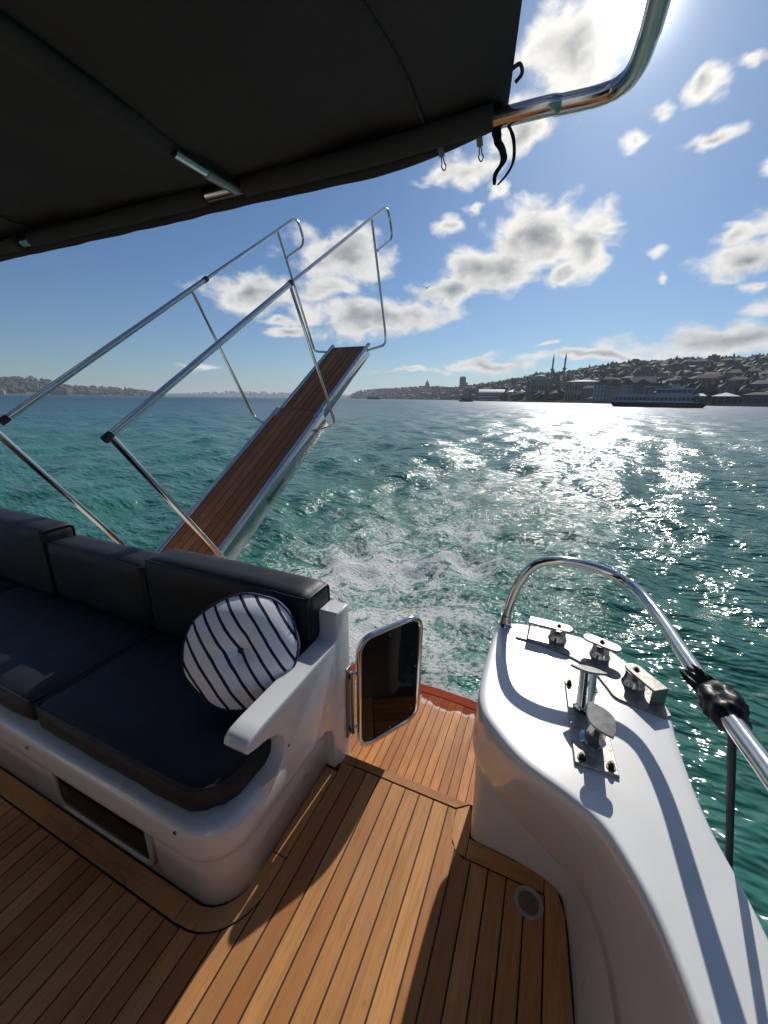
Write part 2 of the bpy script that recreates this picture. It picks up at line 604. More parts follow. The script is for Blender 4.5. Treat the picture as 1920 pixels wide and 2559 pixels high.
def cushion_bm(x0, x1, y0, y1, z0, z1, r=.03, puff=.012, seed=0, rc=None, wr=.0036):
    """soft upholstered block: rounded box with swelling faces and slight creases; rc rounds the +x/-y corner in plan"""
    hx, hy, hz = (x1 - x0) / 2, (y1 - y0) / 2, (z1 - z0) / 2
    cx, cy, cz = (x0 + x1) / 2, (y0 + y1) / 2, (z0 + z1) / 2
    bm = bmesh.new()

    def grid(n):
        return [-1 + 2 * i / n for i in range(n + 1)]
    nx, ny, nz = max(6, int(hx / .022)), max(6, int(hy / .022)), max(5, int(hz / .014))
    vs = {}

    def vert(i, j, k):
        key = (i, j, k)
        if key not in vs:
            p = Vector((hx * (2 * i / nx - 1), hy * (2 * j / ny - 1), hz * (2 * k / nz - 1)))
            q = Vector((max(-hx + r, min(hx - r, p.x)), max(-hy + r, min(hy - r, p.y)), max(-hz + r, min(hz - r, p.z))))
            d = p - q
            if d.length > 1e-9:
                m = max(abs(d.x), abs(d.y), abs(d.z))
                p = q + d.normalized() * m
            if rc:
                ex, ey = hx - rc, -hy + rc
                if p.x > ex and p.y < ey:
                    dx, dy = p.x - ex, p.y - ey
                    L = math.hypot(dx, dy)
                    mm = max(abs(dx), abs(dy))
                    if L > 1e-9: p.x, p.y = ex + dx / L * mm, ey + dy / L * mm
            u, v, s = p.x / hx, p.y / hy, p.z / hz
            fx, fy, fz = 1 - min(1, abs(u)) ** 4, 1 - min(1, abs(v)) ** 4, 1 - min(1, abs(s)) ** 4
            p.z += puff * fx * fy * (1 if s > .6 else -.1 if s < -.6 else 0) * min(1, abs(s))
            p.y += (-1 if v < 0 else 1) * puff * .7 * fx * fz * (abs(v) > .6)
            p.x += (-1 if u < 0 else 1) * puff * .7 * fy * fz * (abs(u) > .6)
            nv = noise.noise_vector(p * 9 + Vector((seed, 0, 0)))
            p += nv * wr
            nv2 = noise.noise(Vector((p.x * 30, p.y * 30, p.z * 12 + seed)))
            p.y += nv2 * wr * .6
            vs[key] = bm.verts.new(p + Vector((cx, cy, cz)))
        return vs[key]
    for (na, nb, f) in ((nx, ny, lambda a, b, e: (a, b, e * nz)), (nx, nz, lambda a, b, e: (a, e * ny, b)), (ny, nz, lambda a, b, e: (e * nx, a, b))):
        for e in (0, 1):
            for a in range(na):
                for b in range(nb):
                    q = [vert(*f(a, b, e)), vert(*f(a + 1, b, e)), vert(*f(a + 1, b + 1, e)), vert(*f(a, b + 1, e))]
                    if len(set(q)) == 4:
                        bm.faces.new(q)
    return bm


def icosphere(bm, c, r, sub=1, sc_=(1, 1, 1), jit=.2, seed=0):
    ret = bmesh.ops.create_icosphere(bm, subdivisions=sub, radius=1.0)
    for v in ret['verts']:
        k = 1 + jit * (random.random() * 2 - 1)
        v.co = Vector((v.co.x * sc_[0] * r * k + c[0], v.co.y * sc_[1] * r * k + c[1], v.co.z * sc_[2] * r * k + c[2]))

# ================================================================== THE SETTING
# ------------------------------------------------------------------ water


def water_material():
    m, t, b = new_mat('sea_water')
    pos = t.n('ShaderNodeNewGeometry').outputs['Position']
    at = t.n('ShaderNodeAttribute')
    at.attribute_name = 'foam'
    foam = at.outputs['Fac']
    P2 = t.vec('MULTIPLY', pos, (1, 1, 1))
    dist = t.vec('LENGTH', pos)
    # turbid turquoise water, patches of deeper blue-green
    n0 = t.noise(pos, .05, 4, .6)
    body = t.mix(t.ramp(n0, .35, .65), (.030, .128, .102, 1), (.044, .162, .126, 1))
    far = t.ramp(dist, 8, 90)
    body = t.mix(far, body, (.022, .078, .110, 1))  # bluer with distance: sky reflection painted into the body colour
    body = t.mix(t.ramp(foam, .15, .9, 0, .55), body, (.07, .25, .19, 1))
    # foam: lacy strings and churned patches
    wv = t.n('ShaderNodeTexNoise')
    t.put(wv.inputs['Vector'], pos)
    wv.inputs['Scale'].default_value = 1.7
    wv.inputs['Detail'].default_value = 4
    warp_ = t.vec('ADD', pos, t.vec('MULTIPLY', t.vec('SUBTRACT', wv.outputs['Color'], (.5, .5, .5)), (1.3, 1.3, 0)))
    big = t.noise(warp_, .9, 6, .6, .4)
    mid = t.noise(warp_, 3.4, 6, .65, .2)
    fine = t.noise(t.vec('ADD', pos, t.vec('MULTIPLY', warp_, (.25, .25, 0))), 17, 7, .8, .0)
    ridge = t.math('SUBTRACT', 1.0, t.math('MULTIPLY', t.math('ABSOLUTE', t.math('SUBTRACT', mid, .5)), 9.0))
    ridge2 = t.math('SUBTRACT', 1.0, t.math('MULTIPLY', t.math('ABSOLUTE', t.math('SUBTRACT', fine, .5)), 7.0))
    patch = t.math('ADD', t.math('ADD', t.math('MULTIPLY', t.math('SUBTRACT', big, .5), 2.6), t.math('MULTIPLY', t.math('SUBTRACT', mid, .5), 1.6)), t.math('MULTIPLY', t.math('SUBTRACT', foam, .74), 1.7))
    lace = t.math('ADD', t.math('MULTIPLY', ridge, .38), t.math('ADD', t.math('MULTIPLY', ridge2, .22), t.math('MULTIPLY', t.math('SUBTRACT', fine, .5), 4.2)))
    fm = t.math('ADD', patch, lace)
    fm = t.math('MULTIPLY', t.ramp(fm, .22, .78), t.ramp(foam, .06, .28))
    # small ripples
    dd = t.n('ShaderNodeBump')
    dd.inputs['Strength'].default_value = 1.0
    dd.inputs['Distance'].default_value = 1.0
    # ripples of each size fade out where they get too small to resolve; the growing roughness stands for them there
    r0 = t.noise(t.vec('MULTIPLY', pos, (.6, 1.4, 1)), .55, 2, .55, .1)
    r1 = t.noise(t.vec('MULTIPLY', pos, (.75, 1.5, 1)), 1.5, 2, .55, .1)
    r2 = t.noise(t.vec('MULTIPLY', pos, (.75, 1.4, 1)), 4.8, 2, .55, .1)
    r3 = t.noise(t.vec('MULTIPLY', pos, (.8, 1.3, 1)), 13, 1, .5)
    h = t.math('MULTIPLY', r0, t.ramp(dist, 10, 40, .04, .30))
    h = t.math('ADD', h, t.math('MULTIPLY', r1, t.ramp(dist, 40, 140, .125, .03)))
    h = t.math('ADD', h, t.math('MULTIPLY', r2, t.ramp(dist, 14, 45, .080, .0)))
    h = t.math('ADD', h, t.math('MULTIPLY', r3, t.ramp(dist, 5, 14, .020, .0)))
    h = t.math('ADD', h, t.math('MULTIPLY', t.math('MULTIPLY', mid, .10), t.ramp(foam, .1, .7)))
    t.put(dd.inputs['Height'], h)
    t.put(b.inputs['Base Color'], body)
    t.put(b.inputs['Roughness'], t.math('ADD', t.ramp(dist, 3, 30, .15, .27, smooth=False), t.ramp(dist, 30, 220, 0, .13, smooth=False)))
    b.inputs['IOR'].default_value = 1.333
    t.put(b.inputs['Normal'], dd.outputs[0])
    fd = t.n('ShaderNodeBsdfDiffuse')
    fd.inputs[0].default_value = (.90, .92, .91, 1)
    bp2 = t.n('ShaderNodeBump')
    bp2.inputs['Strength'].default_value = .9
    bp2.inputs['Distance'].default_value = .08
    t.put(bp2.inputs['Height'], t.math('ADD', fine, t.math('MULTIPLY', t.noise(pos, 40, 3, .7), .4)))
    t.put(fd.inputs['Normal'], bp2.outputs[0])
    mx = t.n('ShaderNodeMixShader')
    t.put(mx.inputs[0], fm)
    t.t.links.new(b.outputs[0], mx.inputs[1])
    t.t.links.new(fd.outputs[0], mx.inputs[2])
    t.t.links.new(mx.outputs[0], m.node_tree.nodes['Material Output'].inputs[0])
    return m


def build_water():
    nr = 620
    rr = np.exp(np.linspace(math.log(.9), math.log(9500), nr))
    a1 = np.linspace(rad(-78), rad(32), 540)
    a2 = np.linspace(rad(32), rad(282), 90)[1:-1]
    aa = np.concatenate([a1, a2])
    na = len(aa)
    RR, AA = np.meshgrid(rr, aa, indexing='ij')
    X = RR * np.sin(AA)
    Y = RR * np.cos(AA)
    Z = np.zeros_like(X)
    rng = np.random.RandomState(3)
    wind = rad(200)
    for i in range(64):
        lam = .45 * (22 ** (i / 63.0))
        th = wind + rng.normal(0, .55)
        k = 2 * PI / lam
        amp = .0066 * lam ** .74 * rng.uniform(.6, 1.3)
        if lam > 4: amp *= .5
        spacing = RR * .0155
        fade = np.clip((lam / spacing - 2.2) / 2.5, 0, 1)
        ph = k * (X * math.cos(th) + Y * math.sin(th)) + rng.uniform(0, 6.28)
        s = np.sin(ph)
        Z += amp * fade * (s + .28 * np.cos(2 * ph) * (1 if lam < 4 else .4))
    # wake behind the boat
    yy = np.maximum(Y - 1.2, 0)
    hw = 1.75 + .17 * yy
    cx = -1.55 - .02 * yy
    u = (X - cx) / hw
    prof = np.clip(1.25 - np.abs(u), 0, 1) ** .8
    foam = prof * np.exp(-yy / 9.5) * 1.18 * (Y > 1.0)
    edge = np.exp(-((np.abs(u) - .92) / .22) ** 2) * np.exp(-yy / 14) * .62 * (Y > 1.2)
    foam = np.maximum(foam, edge)
    foam = np.clip(foam + .10 * np.exp(-((X - 2.6) / 2.2) ** 2 - ((Y - 5.5) / 3.5) ** 2), 0, 1)
    for i in range(46):
        lam = rng.uniform(.16, .9)
        th = rng.uniform(0, 6.28)
        k = 2 * PI / lam
        spacing = RR * .0155
        fade = np.clip((lam / spacing - 2.2) / 2.5, 0, 1)
        Z += foam * fade * .011 * lam ** .7 * np.sin(k * (X * math.cos(th) + Y * math.sin(th)) + rng.uniform(0, 6.28))
    # keep clear of the boat itself
    near = np.clip((RR - 1.6) / 3.0, .12, 1)
    Z *= near
    Z += .10 * np.exp(-((Y - 2.3) / .5) ** 2) * (np.abs(X + 1.6) < 1.9)
    inside = (Y < 1.9) & (X > -4) & (X < .6)
    Z = np.where(inside, np.minimum(Z, .02), Z)
    Z += WATER
    co = np.stack([X, Y, Z], -1).reshape(-1, 3)
    i0 = (np.arange(nr - 1)[:, None] * na + np.arange(na)[None, :])
    j1 = np.arange(na)[None, :]
    nx = (np.arange(na) + 1) % na
    i1 = (np.arange(nr - 1)[:, None] * na + nx[None, :])
    quads = np.stack([i0, i1, i1 + na, i0 + na], -1).reshape(-1, 4)
    me = bpy.data.meshes.new('water')
    me.vertices.add(len(co))
    me.vertices.foreach_set('co', co.ravel())
    me.loops.add(quads.size)
    me.loops.foreach_set('vertex_index', quads.ravel().astype(np.int32))
    me.polygons.add(len(quads))
    me.polygons.foreach_set('loop_start', np.arange(0, quads.size, 4, dtype=np.int32))
    me.polygons.foreach_set('use_smooth', np.ones(len(quads), dtype=bool))
    me.update(calc_edges=True)
    at = me.attributes.new('foam', 'FLOAT', 'POINT')
    at.data.foreach_set('value', foam.ravel().astype(np.float32))
    if me.polygons[0].normal.z < 0:
        me.flip_normals()
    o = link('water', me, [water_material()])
    tag(o, 'choppy turquoise strait with white wake and sun glitter', None, None, 'structure')


build_water()

# ------------------------------------------------------------------ teak deck and swim platform
deck = obj('deck', box_bm(-3.8, .26, -1.6, 1.158, -.06, -.0035), 'caulk')
tag(deck, 'teak planked cockpit deck with black caulked seams', None, None, 'structure')
GAP = .0024


def ymax(x):
    if x <= -.83: return .449
    if x < -.652: return .63 - math.sqrt(max(0, .178 ** 2 - (x + .83) ** 2))
    if x < -.162: return 1.117
    if x < -.10:
        u = (x + .162) / .062
        return 1.03 - .065 * math.sin(u * PI / 2)
    return .966


def board(poly, name, mat, parent, z1=0.0, th=.014, bev=.0012):
    return obj(name, prism_bm(poly, z1 - th, z1, bev), mat, parent)


x = -.0765 - 51 * .058
while x < .15:
    xa, xb = x + GAP, x + .058 - GAP
    xs = [xa + (xb - xa) * i / 6 for i in range(7)]
    # a plank that crosses the bench side line stops where the margin starts
    if xa < -.652 < xb:
        xs = [xa + (-.6535 - xa) * i / 6 for i in range(7)]
        poly = [(xa, -1.5), (xb, -1.5), (xb, 1.115), (-.652, 1.115), (-.652, .64)] + [(v, ymax(v) - .002) for v in xs][::-1]
    else:
        poly = [(xs[0], -1.5), (xs[-1], -1.5)] + [(v, ymax(v) - .002) for v in xs][::-1]
    board(poly, 'plank', 'teak', deck)
    x += .058
# margin boards round the bench and along the side wall
arc = lambda cx, cy, r, a0, a1, n=10: [(cx + r * math.cos(rad(a0 + (a1 - a0) * i / n)), cy + r * math.sin(rad(a0 + (a1 - a0) * i / n))) for i in range(n + 1)]
for (xa, xb) in ((-3.7, -3.02), (-3.017, -2.32), (-2.317, -1.372), (-1.369, -.862)):
    board([(xa, .454), (xb, .454), (xb, .513), (xa, .513)], 'margin_board', 'teak_cross', deck)
board([(-.859, .454)] + arc(-.83, .63, .174, -90, 0)[0:] + [(-.656, .72), (-.708, .72)] + arc(-.83, .63, .118, 0, -90)[0:] + [(-.859, .512)], 'margin_board', 'teak', deck)
board([(-.656, .723), (-.656, 1.07), (-.708, 1.07), (-.708, .723)], 'margin_board', 'teak', deck)
board([(-.656, 1.073), (-.656, 1.155), (-.60, 1.155), (-.60, 1.121), (-.65, 1.118)], 'margin_board', 'teak', deck)
board([(-.597, 1.121), (-.165, 1.121), (-.118, 1.156), (-.597, 1.156)], 'threshold_board', 'teak_cross', deck)
board([(-.160, 1.117), (-.160, 1.03), (-.150, .995), (-.128, .974), (-.098, .970), (-.098, 1.117), (-.116, 1.152)], 'margin_board', 'teak', deck)
board([(-.095, .970), (.152, .970), (.152, 1.022), (-.095, 1.034)], 'margin_board', 'teak_cross', deck)
board([(.158, -1.5), (.233, -1.5), (.230, .713), (.213, .94), (.19, .998), (.155, 1.018), (.155, .97), (.158, .96)], 'margin_board', 'teak', deck)

PZ = -.25
plat = obj('swim_platform', box_bm(-3.3, -.02, 1.10, 1.985, PZ - .09, PZ - .0035, .004), 'caulk')
tag(plat, 'low teak swim platform with its aft edge wet', None, None, 'structure')
board([(-3.25, 1.16), (-.03, 1.16), (-.03, 1.345), (-.5, 1.318), (-1.2, 1.30), (-3.25, 1.30)], 'margin_board', 'teak_cross', plat, PZ)
x = -.115
k = 0
while x > -3.2:
    xb, xa = x - .0016, x - .0425 + .0016
    yn = lambda v: 1.303 + .045 * max(0, (v + 1.2) / 1.17) if v > -1.2 else 1.303
    ye = lambda v: 1.945 - .02 * (v + .1) ** 2 - .03 * max(0, (v + .4) / .3) * (v > -.4) + .03
    board([(xa, yn(xa)), (xb, yn(xb)), (xb, ye(xb) - .05), (xa, ye(xa) - .05)], 'plank', 'teak_wet', plat, PZ)
    x -= .0425
edge = [(-3.25 + i * (3.2 / 16), 0) for i in range(17)]
ef = lambda v: 1.945 - .02 * (v + .1) ** 2 - .03 * max(0, (v + .4) / .3) * (v > -.4) + .03
board([(v, ef(v) - .047) for v, _ in edge] + [(v, ef(v) + .028) for v, _ in edge[::-1]], 'edge_board', 'teak_edge_wet', plat, PZ, .05, .006)
ris = obj('step_riser', box_bm(-.66, -.09, 1.1585, 1.166, PZ - .002, -.018), 'white_gelcoat', deck)

# ------------------------------------------------------------------ white side bulwark
T = [(.35, -1.4), (.35, -.8), (.345, .1), (.335, .36), (.313, .50), (.284, .62), (.244, .707), (.203, .766), (.139, .807), (.027, .86), (-.063, .947), (-.098, 1.0), (-.117, 1.08), (-.122, 1.25),
     (-.118, 1.4), (-.104, 1.475), (-.06, 1.53), (.0, 1.545), (.1, 1.545), (.2, 1.54), (.28, 1.51), (.345, 1.44), (.40, 1.33), (.43, 1.22), (.425, 1.1), (.425, .95), (.434, .84), (.455, .72), (.475, .5), (.49, .1), (.49, -.8), (.49, -1.4)]
Cc = [(.29, -1.4, .25), (.29, -.8, .25), (.29, .1, .25), (.29, .42, .25), (.286, .60, .25), (.276, .73, .24), (.252, .857, .2), (.205, .965, .14), (.10, 1.02, .16), (-.02, 1.032, .25), (-.078, 1.036, .335), (-.100, 1.06, .37), (-.112, 1.12, .385), (-.118, 1.25, .39),
      (-.112, 1.4, .39), (-.10, 1.47, .39), (-.06, 1.52, .39), (.0, 1.535, .39), (.1, 1.535, .39), (.2, 1.53, .39), (.28, 1.50, .39), (.345, 1.44, .39), (.41, 1.33, .39), (.445, 1.22, .39), (.45, 1.1, .39), (.46, .95, .39), (.48, .84, .39), (.50, .72, .39), (.53, .5, .39), (.56, .1, .39), (.56, -.8, .39), (.56, -1.4, .39)]
Bb = [(.236, -1.4), (.236, -.8), (.236, .1), (.234, .5), (.231, .713), (.224, .85), (.214, .94), (.19, 1.0), (.08, 1.028), (-.02, 1.034), (-.078, 1.038), (-.095, 1.055), (-.096, 1.12), (-.098, 1.25),
      (-.095, 1.4), (-.085, 1.46), (-.05, 1.50), (.0, 1.515), (.1, 1.515), (.2, 1.51), (.28, 1.48), (.345, 1.42), (.40, 1.32), (.43, 1.22), (.44, 1.1), (.45, .95), (.46, .84), (.48, .72), (.51, .5), (.54, .1), (.54, -.8), (.54, -1.4)]


def lp(pts):
    return [Vector(p) for p in pts]


TT = [Vector((a, b, .6)) for a, b in T]
CC = lp(Cc)
BB = [Vector((a, b, 0)) for a, b in Bb]
cen = Vector((.16, 1.0, 0))


def inset(loop, d, z):
    out = []
    n = len(loop)
    for i in range(n):
        a, b, c = loop[i - 1], loop[i], loop[(i + 1) % n]
        t = (c - a); t.z = 0; t.normalize()
        nn = Vector((t.y, -t.x, 0))
        out.append(Vector((b.x + nn.x * d, b.y + nn.y * d, z)))
    return out


ar = sum(TT[i].x * TT[(i + 1) % len(TT)].y - TT[(i + 1) % len(TT)].x * TT[i].y for i in range(len(TT)))
sg = -1 if ar > 0 else 1            # sign that moves a loop inwards
lip = [Vector((p.x, p.y, c.z + .012)) for p, c in zip(inset(CC, -.016 * sg, 0), CC)]
rows = [[Vector((p.x, p.y, -.62)) for p in BB], [Vector((p.x, p.y, -.02)) for p in BB],
        [b.lerp(c, .55) for b, c in zip(BB, CC)],
        [c.lerp(b, .03) for b, c in zip(BB, CC)],
        CC,
        [l_ for l_ in lip], [c.lerp(t, .16) for c, t in zip(lip, inset(TT, -.004 * sg, .56))],
        [c.lerp(t, .42) for c, t in zip(lip, inset(TT, -.002 * sg, .56))],
        [c.lerp(t, .50) for c, t in zip(lip, inset(TT, .004 * sg, .56))],
        [c.lerp(t, .78) for c, t in zip(lip, inset(TT, .001 * sg, .56))],
        inset(TT, -.001 * sg, .565), inset(TT, -.0005 * sg, .582), inset(TT, .0008 * sg, .590), inset(TT, .0035 * sg, .5955), inset(TT, .0075 * sg, .5988), inset(TT, .013 * sg, .600), inset(TT, .022 * sg, .600), inset(TT, .045 * sg, .600)]
dense = [catmull(r_, 5, closed=True) for r_ in rows]
bul = obj('bulwark', loft(dense, True, True, True), 'white_gelcoat', None, True)
tag(bul, 'curved white moulded bulwark beside the stern passage carrying the mooring fittings', 'bulwark')

# stern handrail on the bulwark
rail = empty('handrail', (-.08, 1.505, .6), 'polished steel handrail arching over the white bulwark corner', 'handrail')
rp = [(-.083, 1.503, .598), (-.079, 1.508, .66), (-.066, 1.513, .735), (-.050, 1.515, .79), (-.020, 1.517, .855), (.020, 1.519, .893), (.085, 1.52, .911), (.16, 1.522, .912), (.235, 1.52, .900), (.295, 1.503, .884), (.338, 1.452, .872), (.362, 1.37, .864), (.376, 1.26, .864), (.381, 1.10, .876), (.385, .96, .890), (.386, .80, .914), (.386, .60, .945), (.386, .2, .99), (.386, -.6, 1.03)]
tube_obj('rail_tube', catmull(rp, 6), .0185, 'polished_steel', rail, 16)
bm = bmesh.new()
add_tube(bm, [(-.0835, 1.5025, .5985), (-.081, 1.506, .642)], [.0240, .0228], 16)
add_tube(bm, [(-.0838, 1.5021, .5982), (-.0833, 1.5028, .605)], [.034, .031], 18)
obj('base_socket', bm, 'polished_steel', rail, 'auto')
tube_obj('stanchion', [(.388, .02, .598), (.386, .02, .99)], .0125, 'polished_steel', rail)

# black cloth tied round the rail and the lashing hanging from it
wrap = bmesh.new()
ret = bmesh.ops.create_icosphere(wrap, subdivisions=4, radius=1.0)
ax_w = Vector((0, -.16, .024)).normalized()
sx_w = Vector((1, 0, 0))
sz_w = ax_w.cross(sx_w)
for v in ret['verts']:
    q = v.co.copy()
    k_ = 1 + .22 * noise.noise(q * 1.6 + Vector((3, 1, 0))) + .10 * noise.noise(q * 4.5)
    fold = .05 * math.sin(q.y * 16 + 3 * q.x)
    v.co = Vector((.388, .868, .906)) + ax_w * (-q.y * .068 * k_) + sx_w * (q.x * .037 * (k_ + fold)) + sz_w * (-q.z * .037 * (k_ + fold)) * -1
# ragged tail of cloth pulled out towards the stern
for i in range(7):
    b0 = Vector((.372 + random.uniform(-.012, .012), .912 + random.uniform(-.01, .01), .918 + random.uniform(-.02, .008)))
    tip = b0 + Vector((random.uniform(-.030, -.008), random.uniform(.035, .065), random.uniform(-.008, .014)))
    sd_ = Vector((.4, .2, .9)).normalized() * random.uniform(.007, .013)
    up_ = Vector((.002, 0, .003))
    mid_ = b0.lerp(tip, .6) + Vector((0, 0, random.uniform(-.006, .006)))
    A0, A1 = wrap.verts.new(b0 - sd_), wrap.verts.new(b0 + sd_)
    B0, B1 = wrap.verts.new(mid_ - sd_ * .7), wrap.verts.new(mid_ + sd_ * .6)
    Tv = wrap.verts.new(tip)
    C0, C1 = wrap.verts.new(b0 - sd_ + up_), wrap.verts.new(b0 + sd_ + up_)
    D0, D1 = wrap.verts.new(mid_ - sd_ * .7 + up_), wrap.verts.new(mid_ + sd_ * .6 + up_)
    for f in ((A0, A1, B1, B0), (B0, B1, Tv), (C0, D0, D1, C1), (D0, Tv, D1), (A0, B0, D0, C0), (A1, C1, D1, B1), (B0, Tv, D0), (B1, D1, Tv), (A0, C0, C1, A1)):
        wrap.faces.new(f)
wo_ = obj('rail_wrap', wrap, 'black_cloth', None, True)
tag(wo_, 'ragged black cloth tied in a lump round the handrail', 'cloth wrap')
rope = tube_obj('lashing_rope', [(.398, .838, .890), (.52, .93, .42), (.56, .96, .28)], .0075, 'black_rubber', None, 8)
tag(rope, 'thin black rope hanging outboard from the wrapped handrail', 'rope')


# ------------------------------------------------------------------ mooring bitts
def stadium(cx, cy, L, wd, ang, n=8):
    ca, sa = math.cos(ang), math.sin(ang)
    pts = []
    for s, a0 in ((1, -90), (-1, 90)):
        for i in range(n + 1):
            a = rad(a0 + 180 * i / n)
            px, py = s * L / 2 + wd / 2 * math.cos(a), wd / 2 * math.sin(a)
            pts.append((cx + px * ca - py * sa, cy + px * sa + py * ca))
    return pts


def hexbolt(bm, c, r=.0075, h=.011):
    add_cyl(bm, c, r * 1.5, .0025, seg=14)
    add_cyl(bm, (c[0], c[1], c[2] + .0022), r, h, seg=6)
    add_cyl(bm, (c[0], c[1], c[2] + h), r * .55, .006, seg=8)


bitt = empty('mooring_bitts', (.197, 1.07, .6), 'pair of splayed steel mooring posts on a bolted rectangular plate', 'mooring bitts')
bm = prism_bm([(.138, 1.231), (.236, 1.232), (.258, .906), (.156, .905)], .5985, .609, .003)
obj('base_plate', bm, 'weathered_steel', bitt)
for (px, py) in ((.151, 1.212), (.224, 1.212), (.240, .925), (.173, .925)):
    bm = bmesh.new()
    hexbolt(bm, (px, py, .609))
    obj('bolt', bm, 'bolt_dark', bitt, 'auto')


def leaf(cx, L, wd, n=14):
    """pointed oval outline along x"""
    pts = []
    for i in range(n + 1):
        u = -1 + 2 * i / n
        pts.append((u * L / 2, -wd / 2 * (1 - abs(u) ** 1.9)))
    for i in range(1, n):
        u = 1 - 2 * i / n
        pts.append((u * L / 2, wd / 2 * (1 - abs(u) ** 1.9)))
    return pts


for (base, top, axis_x) in (((.192, 1.118, .607), (.190, 1.158, .712), (1, -.15, 0)), ((.203, .996, .607), (.208, .974, .700), (.45, -.75, -.28))):
    base, top = Vector(base), Vector(top)
    ax = (top - base).normalized()
    bm = bmesh.new()
    add_tube(bm, [base, base + ax * .004, base + ax * .008, top], [.034, .034, .0245, .0235], 22)
    post = obj('post', bm, 'polished_steel', bitt, 'auto')
    X_ = Vector(axis_x); X_ = (X_ - ax * X_.dot(ax)).normalized(); Y_ = ax.cross(X_)
    bm = bmesh.new()
    prev = None
    for (off, sc_) in ((-.001, .95), (.0005, 1.0), (.0055, 1.0), (.0065, .97)):
        ring = [bm.verts.new(top + X_ * px * sc_ + Y_ * py * sc_ + ax * off) for px, py in leaf(0, .102, .068)]
        if prev:
            for i in range(len(ring)):
                bm.faces.new((prev[i], prev[(i + 1) % len(ring)], ring[(i + 1) % len(ring)], ring[i]))
        else:
            bm.faces.new(ring[::-1])
        prev = ring
    bm.faces.new(prev)
    obj('cap', bm, 'dull_steel', post)

# ------------------------------------------------------------------ roller fairlead on the bulwark corner
fl = empty('roller_fairlead', (.2, 1.4, .6), 'weathered steel roller fairlead with three posts along the bulwark corner', 'fairlead')
inner = catmull([(-.034, 1.418, 0), (.06, 1.405, 0), (.16, 1.372, 0), (.225, 1.325, 0), (.262, 1.255, 0), (.285, 1.21, 0), (.345, 1.193, 0), (.41, 1.178, 0)], 5)
outer = catmull([(-.04, 1.515, 0), (.10, 1.512, 0), (.21, 1.50, 0), (.30, 1.462, 0), (.36, 1.38, 0), (.405, 1.29, 0), (.424, 1.22, 0), (.428, 1.192, 0)], 5)
obj('base_plate', prism_bm([(p.x, p.y) for p in inner] + [(p.x, p.y) for p in outer[::-1]], .5985, .607, .002), 'weathered_steel', fl)


def roller(c, ang, L, bracket):
    bm = bmesh.new()
    add_tube(bm, [(c[0], c[1], .606), (c[0], c[1], .612), (c[0], c[1], .618), (c[0], c[1], .640), (c[0], c[1], .652), (c[0], c[1], .660)], [.034, .034, .0300, .0275, .0295, .032], 22)
    ro = obj('roller_post', bm, 'satin_steel', fl, 'auto')
    cx, cy = c[0] + bracket * math.cos(ang) * .030, c[1] + bracket * math.sin(ang) * .030
    st = stadium(cx, cy, L, .052, ang)
    if bracket:
        ca, sa = math.cos(ang), math.sin(ang)
        ex = bracket * (L / 2 + .026)
        far = lambda s: (cx + ex * ca - s * .026 * sa, cy + ex * sa + s * .026 * ca)
        st = [p for p in st if ((p[0] - cx) * ca + (p[1] - cy) * sa) * bracket < L / 2 - .0005]
        st = sorted(st, key=lambda p: math.atan2(p[1] - cy, p[0] - cx))
        # close the bracket end squarely
        e1, e2 = far(1), far(-1)
        st = st + [e1, e2]
        st = sorted(st, key=lambda p: math.atan2(p[1] - cy, p[0] - cx))
    obj('top_plate', prism_bm(st, .657, .664, .0018), 'weathered_steel', ro)
    bm = bmesh.new()
    hexbolt(bm, (c[0], c[1], .663), .0075, .005)
    obj('bolt', bm, 'bolt_dark', ro, 'auto')
    if bracket:
        b2 = bmesh.new()
        m0 = Matrix.Translation((cx, cy, 0)) @ Matrix.Rotation(ang, 4, 'Z')
        x0 = bracket * (L / 2 + .026)
        add_box(b2, min(x0, x0 - bracket * .006), max(x0, x0 - bracket * .006), -.0255, .0255, .606, .6585)
        bmesh.ops.transform(b2, matrix=m0, verts=b2.verts[:])
        obj('side_bracket', b2, 'dull_steel', ro)


roller((.116, 1.470), rad(-3), .105, -1)
roller((.258, 1.422), rad(-22), .075, 0)
roller((.345, 1.300), rad(-55), .075, 1)

# ------------------------------------------------------------------ deck drain
dr = empty('deck_drain', (.11, .925, 0), 'round stainless deck drain with perforated grate', 'drain')
bm = bmesh.new()
prof = [(.0440, .0005), (.0440, .003), (.042, .0045), (.034, .0042), (.031, .002), (.0305, .0007)]
rings = []
for r_, z_ in prof:
    rings.append([bm.verts.new((.11 + r_ * math.cos(2 * PI * i / 32), .925 + r_ * math.sin(2 * PI * i / 32), z_)) for i in range(32)])
for A, B in zip(rings, rings[1:]):
    for i in range(32): bm.faces.new((A[i], A[(i + 1) % 32], B[(i + 1) % 32], B[i]))
obj('ring', bm, 'grey_frame', dr, 'auto')
bm = bmesh.new()
add_cyl(bm, (.11, .925, -.002), .0305, .0026, seg=28)
obj('sump', bm, 'black_rubber', dr)
bm = bmesh.new()
for q in range(-5, 6):
    Lq = math.sqrt(max(0, .030 ** 2 - (q * .0056) ** 2))
    add_box(bm, .11 - Lq, .11 + Lq, .925 + q * .0056 - .0011, .925 + q * .0056 + .0011, .0010, .0026)
    add_box(bm, .11 + q * .0056 - .0011, .11 + q * .0056 + .0011, .925 - Lq, .925 + Lq, .0009, .0024)
obj('grate', bm, 'dull_steel', dr)

# ================================================================== BENCH, CUSHIONS, GATE
bench = empty('bench_base', (-1.6, .85, 0), 'white moulded bench base with rounded corner and scooped armrest end', 'bench')


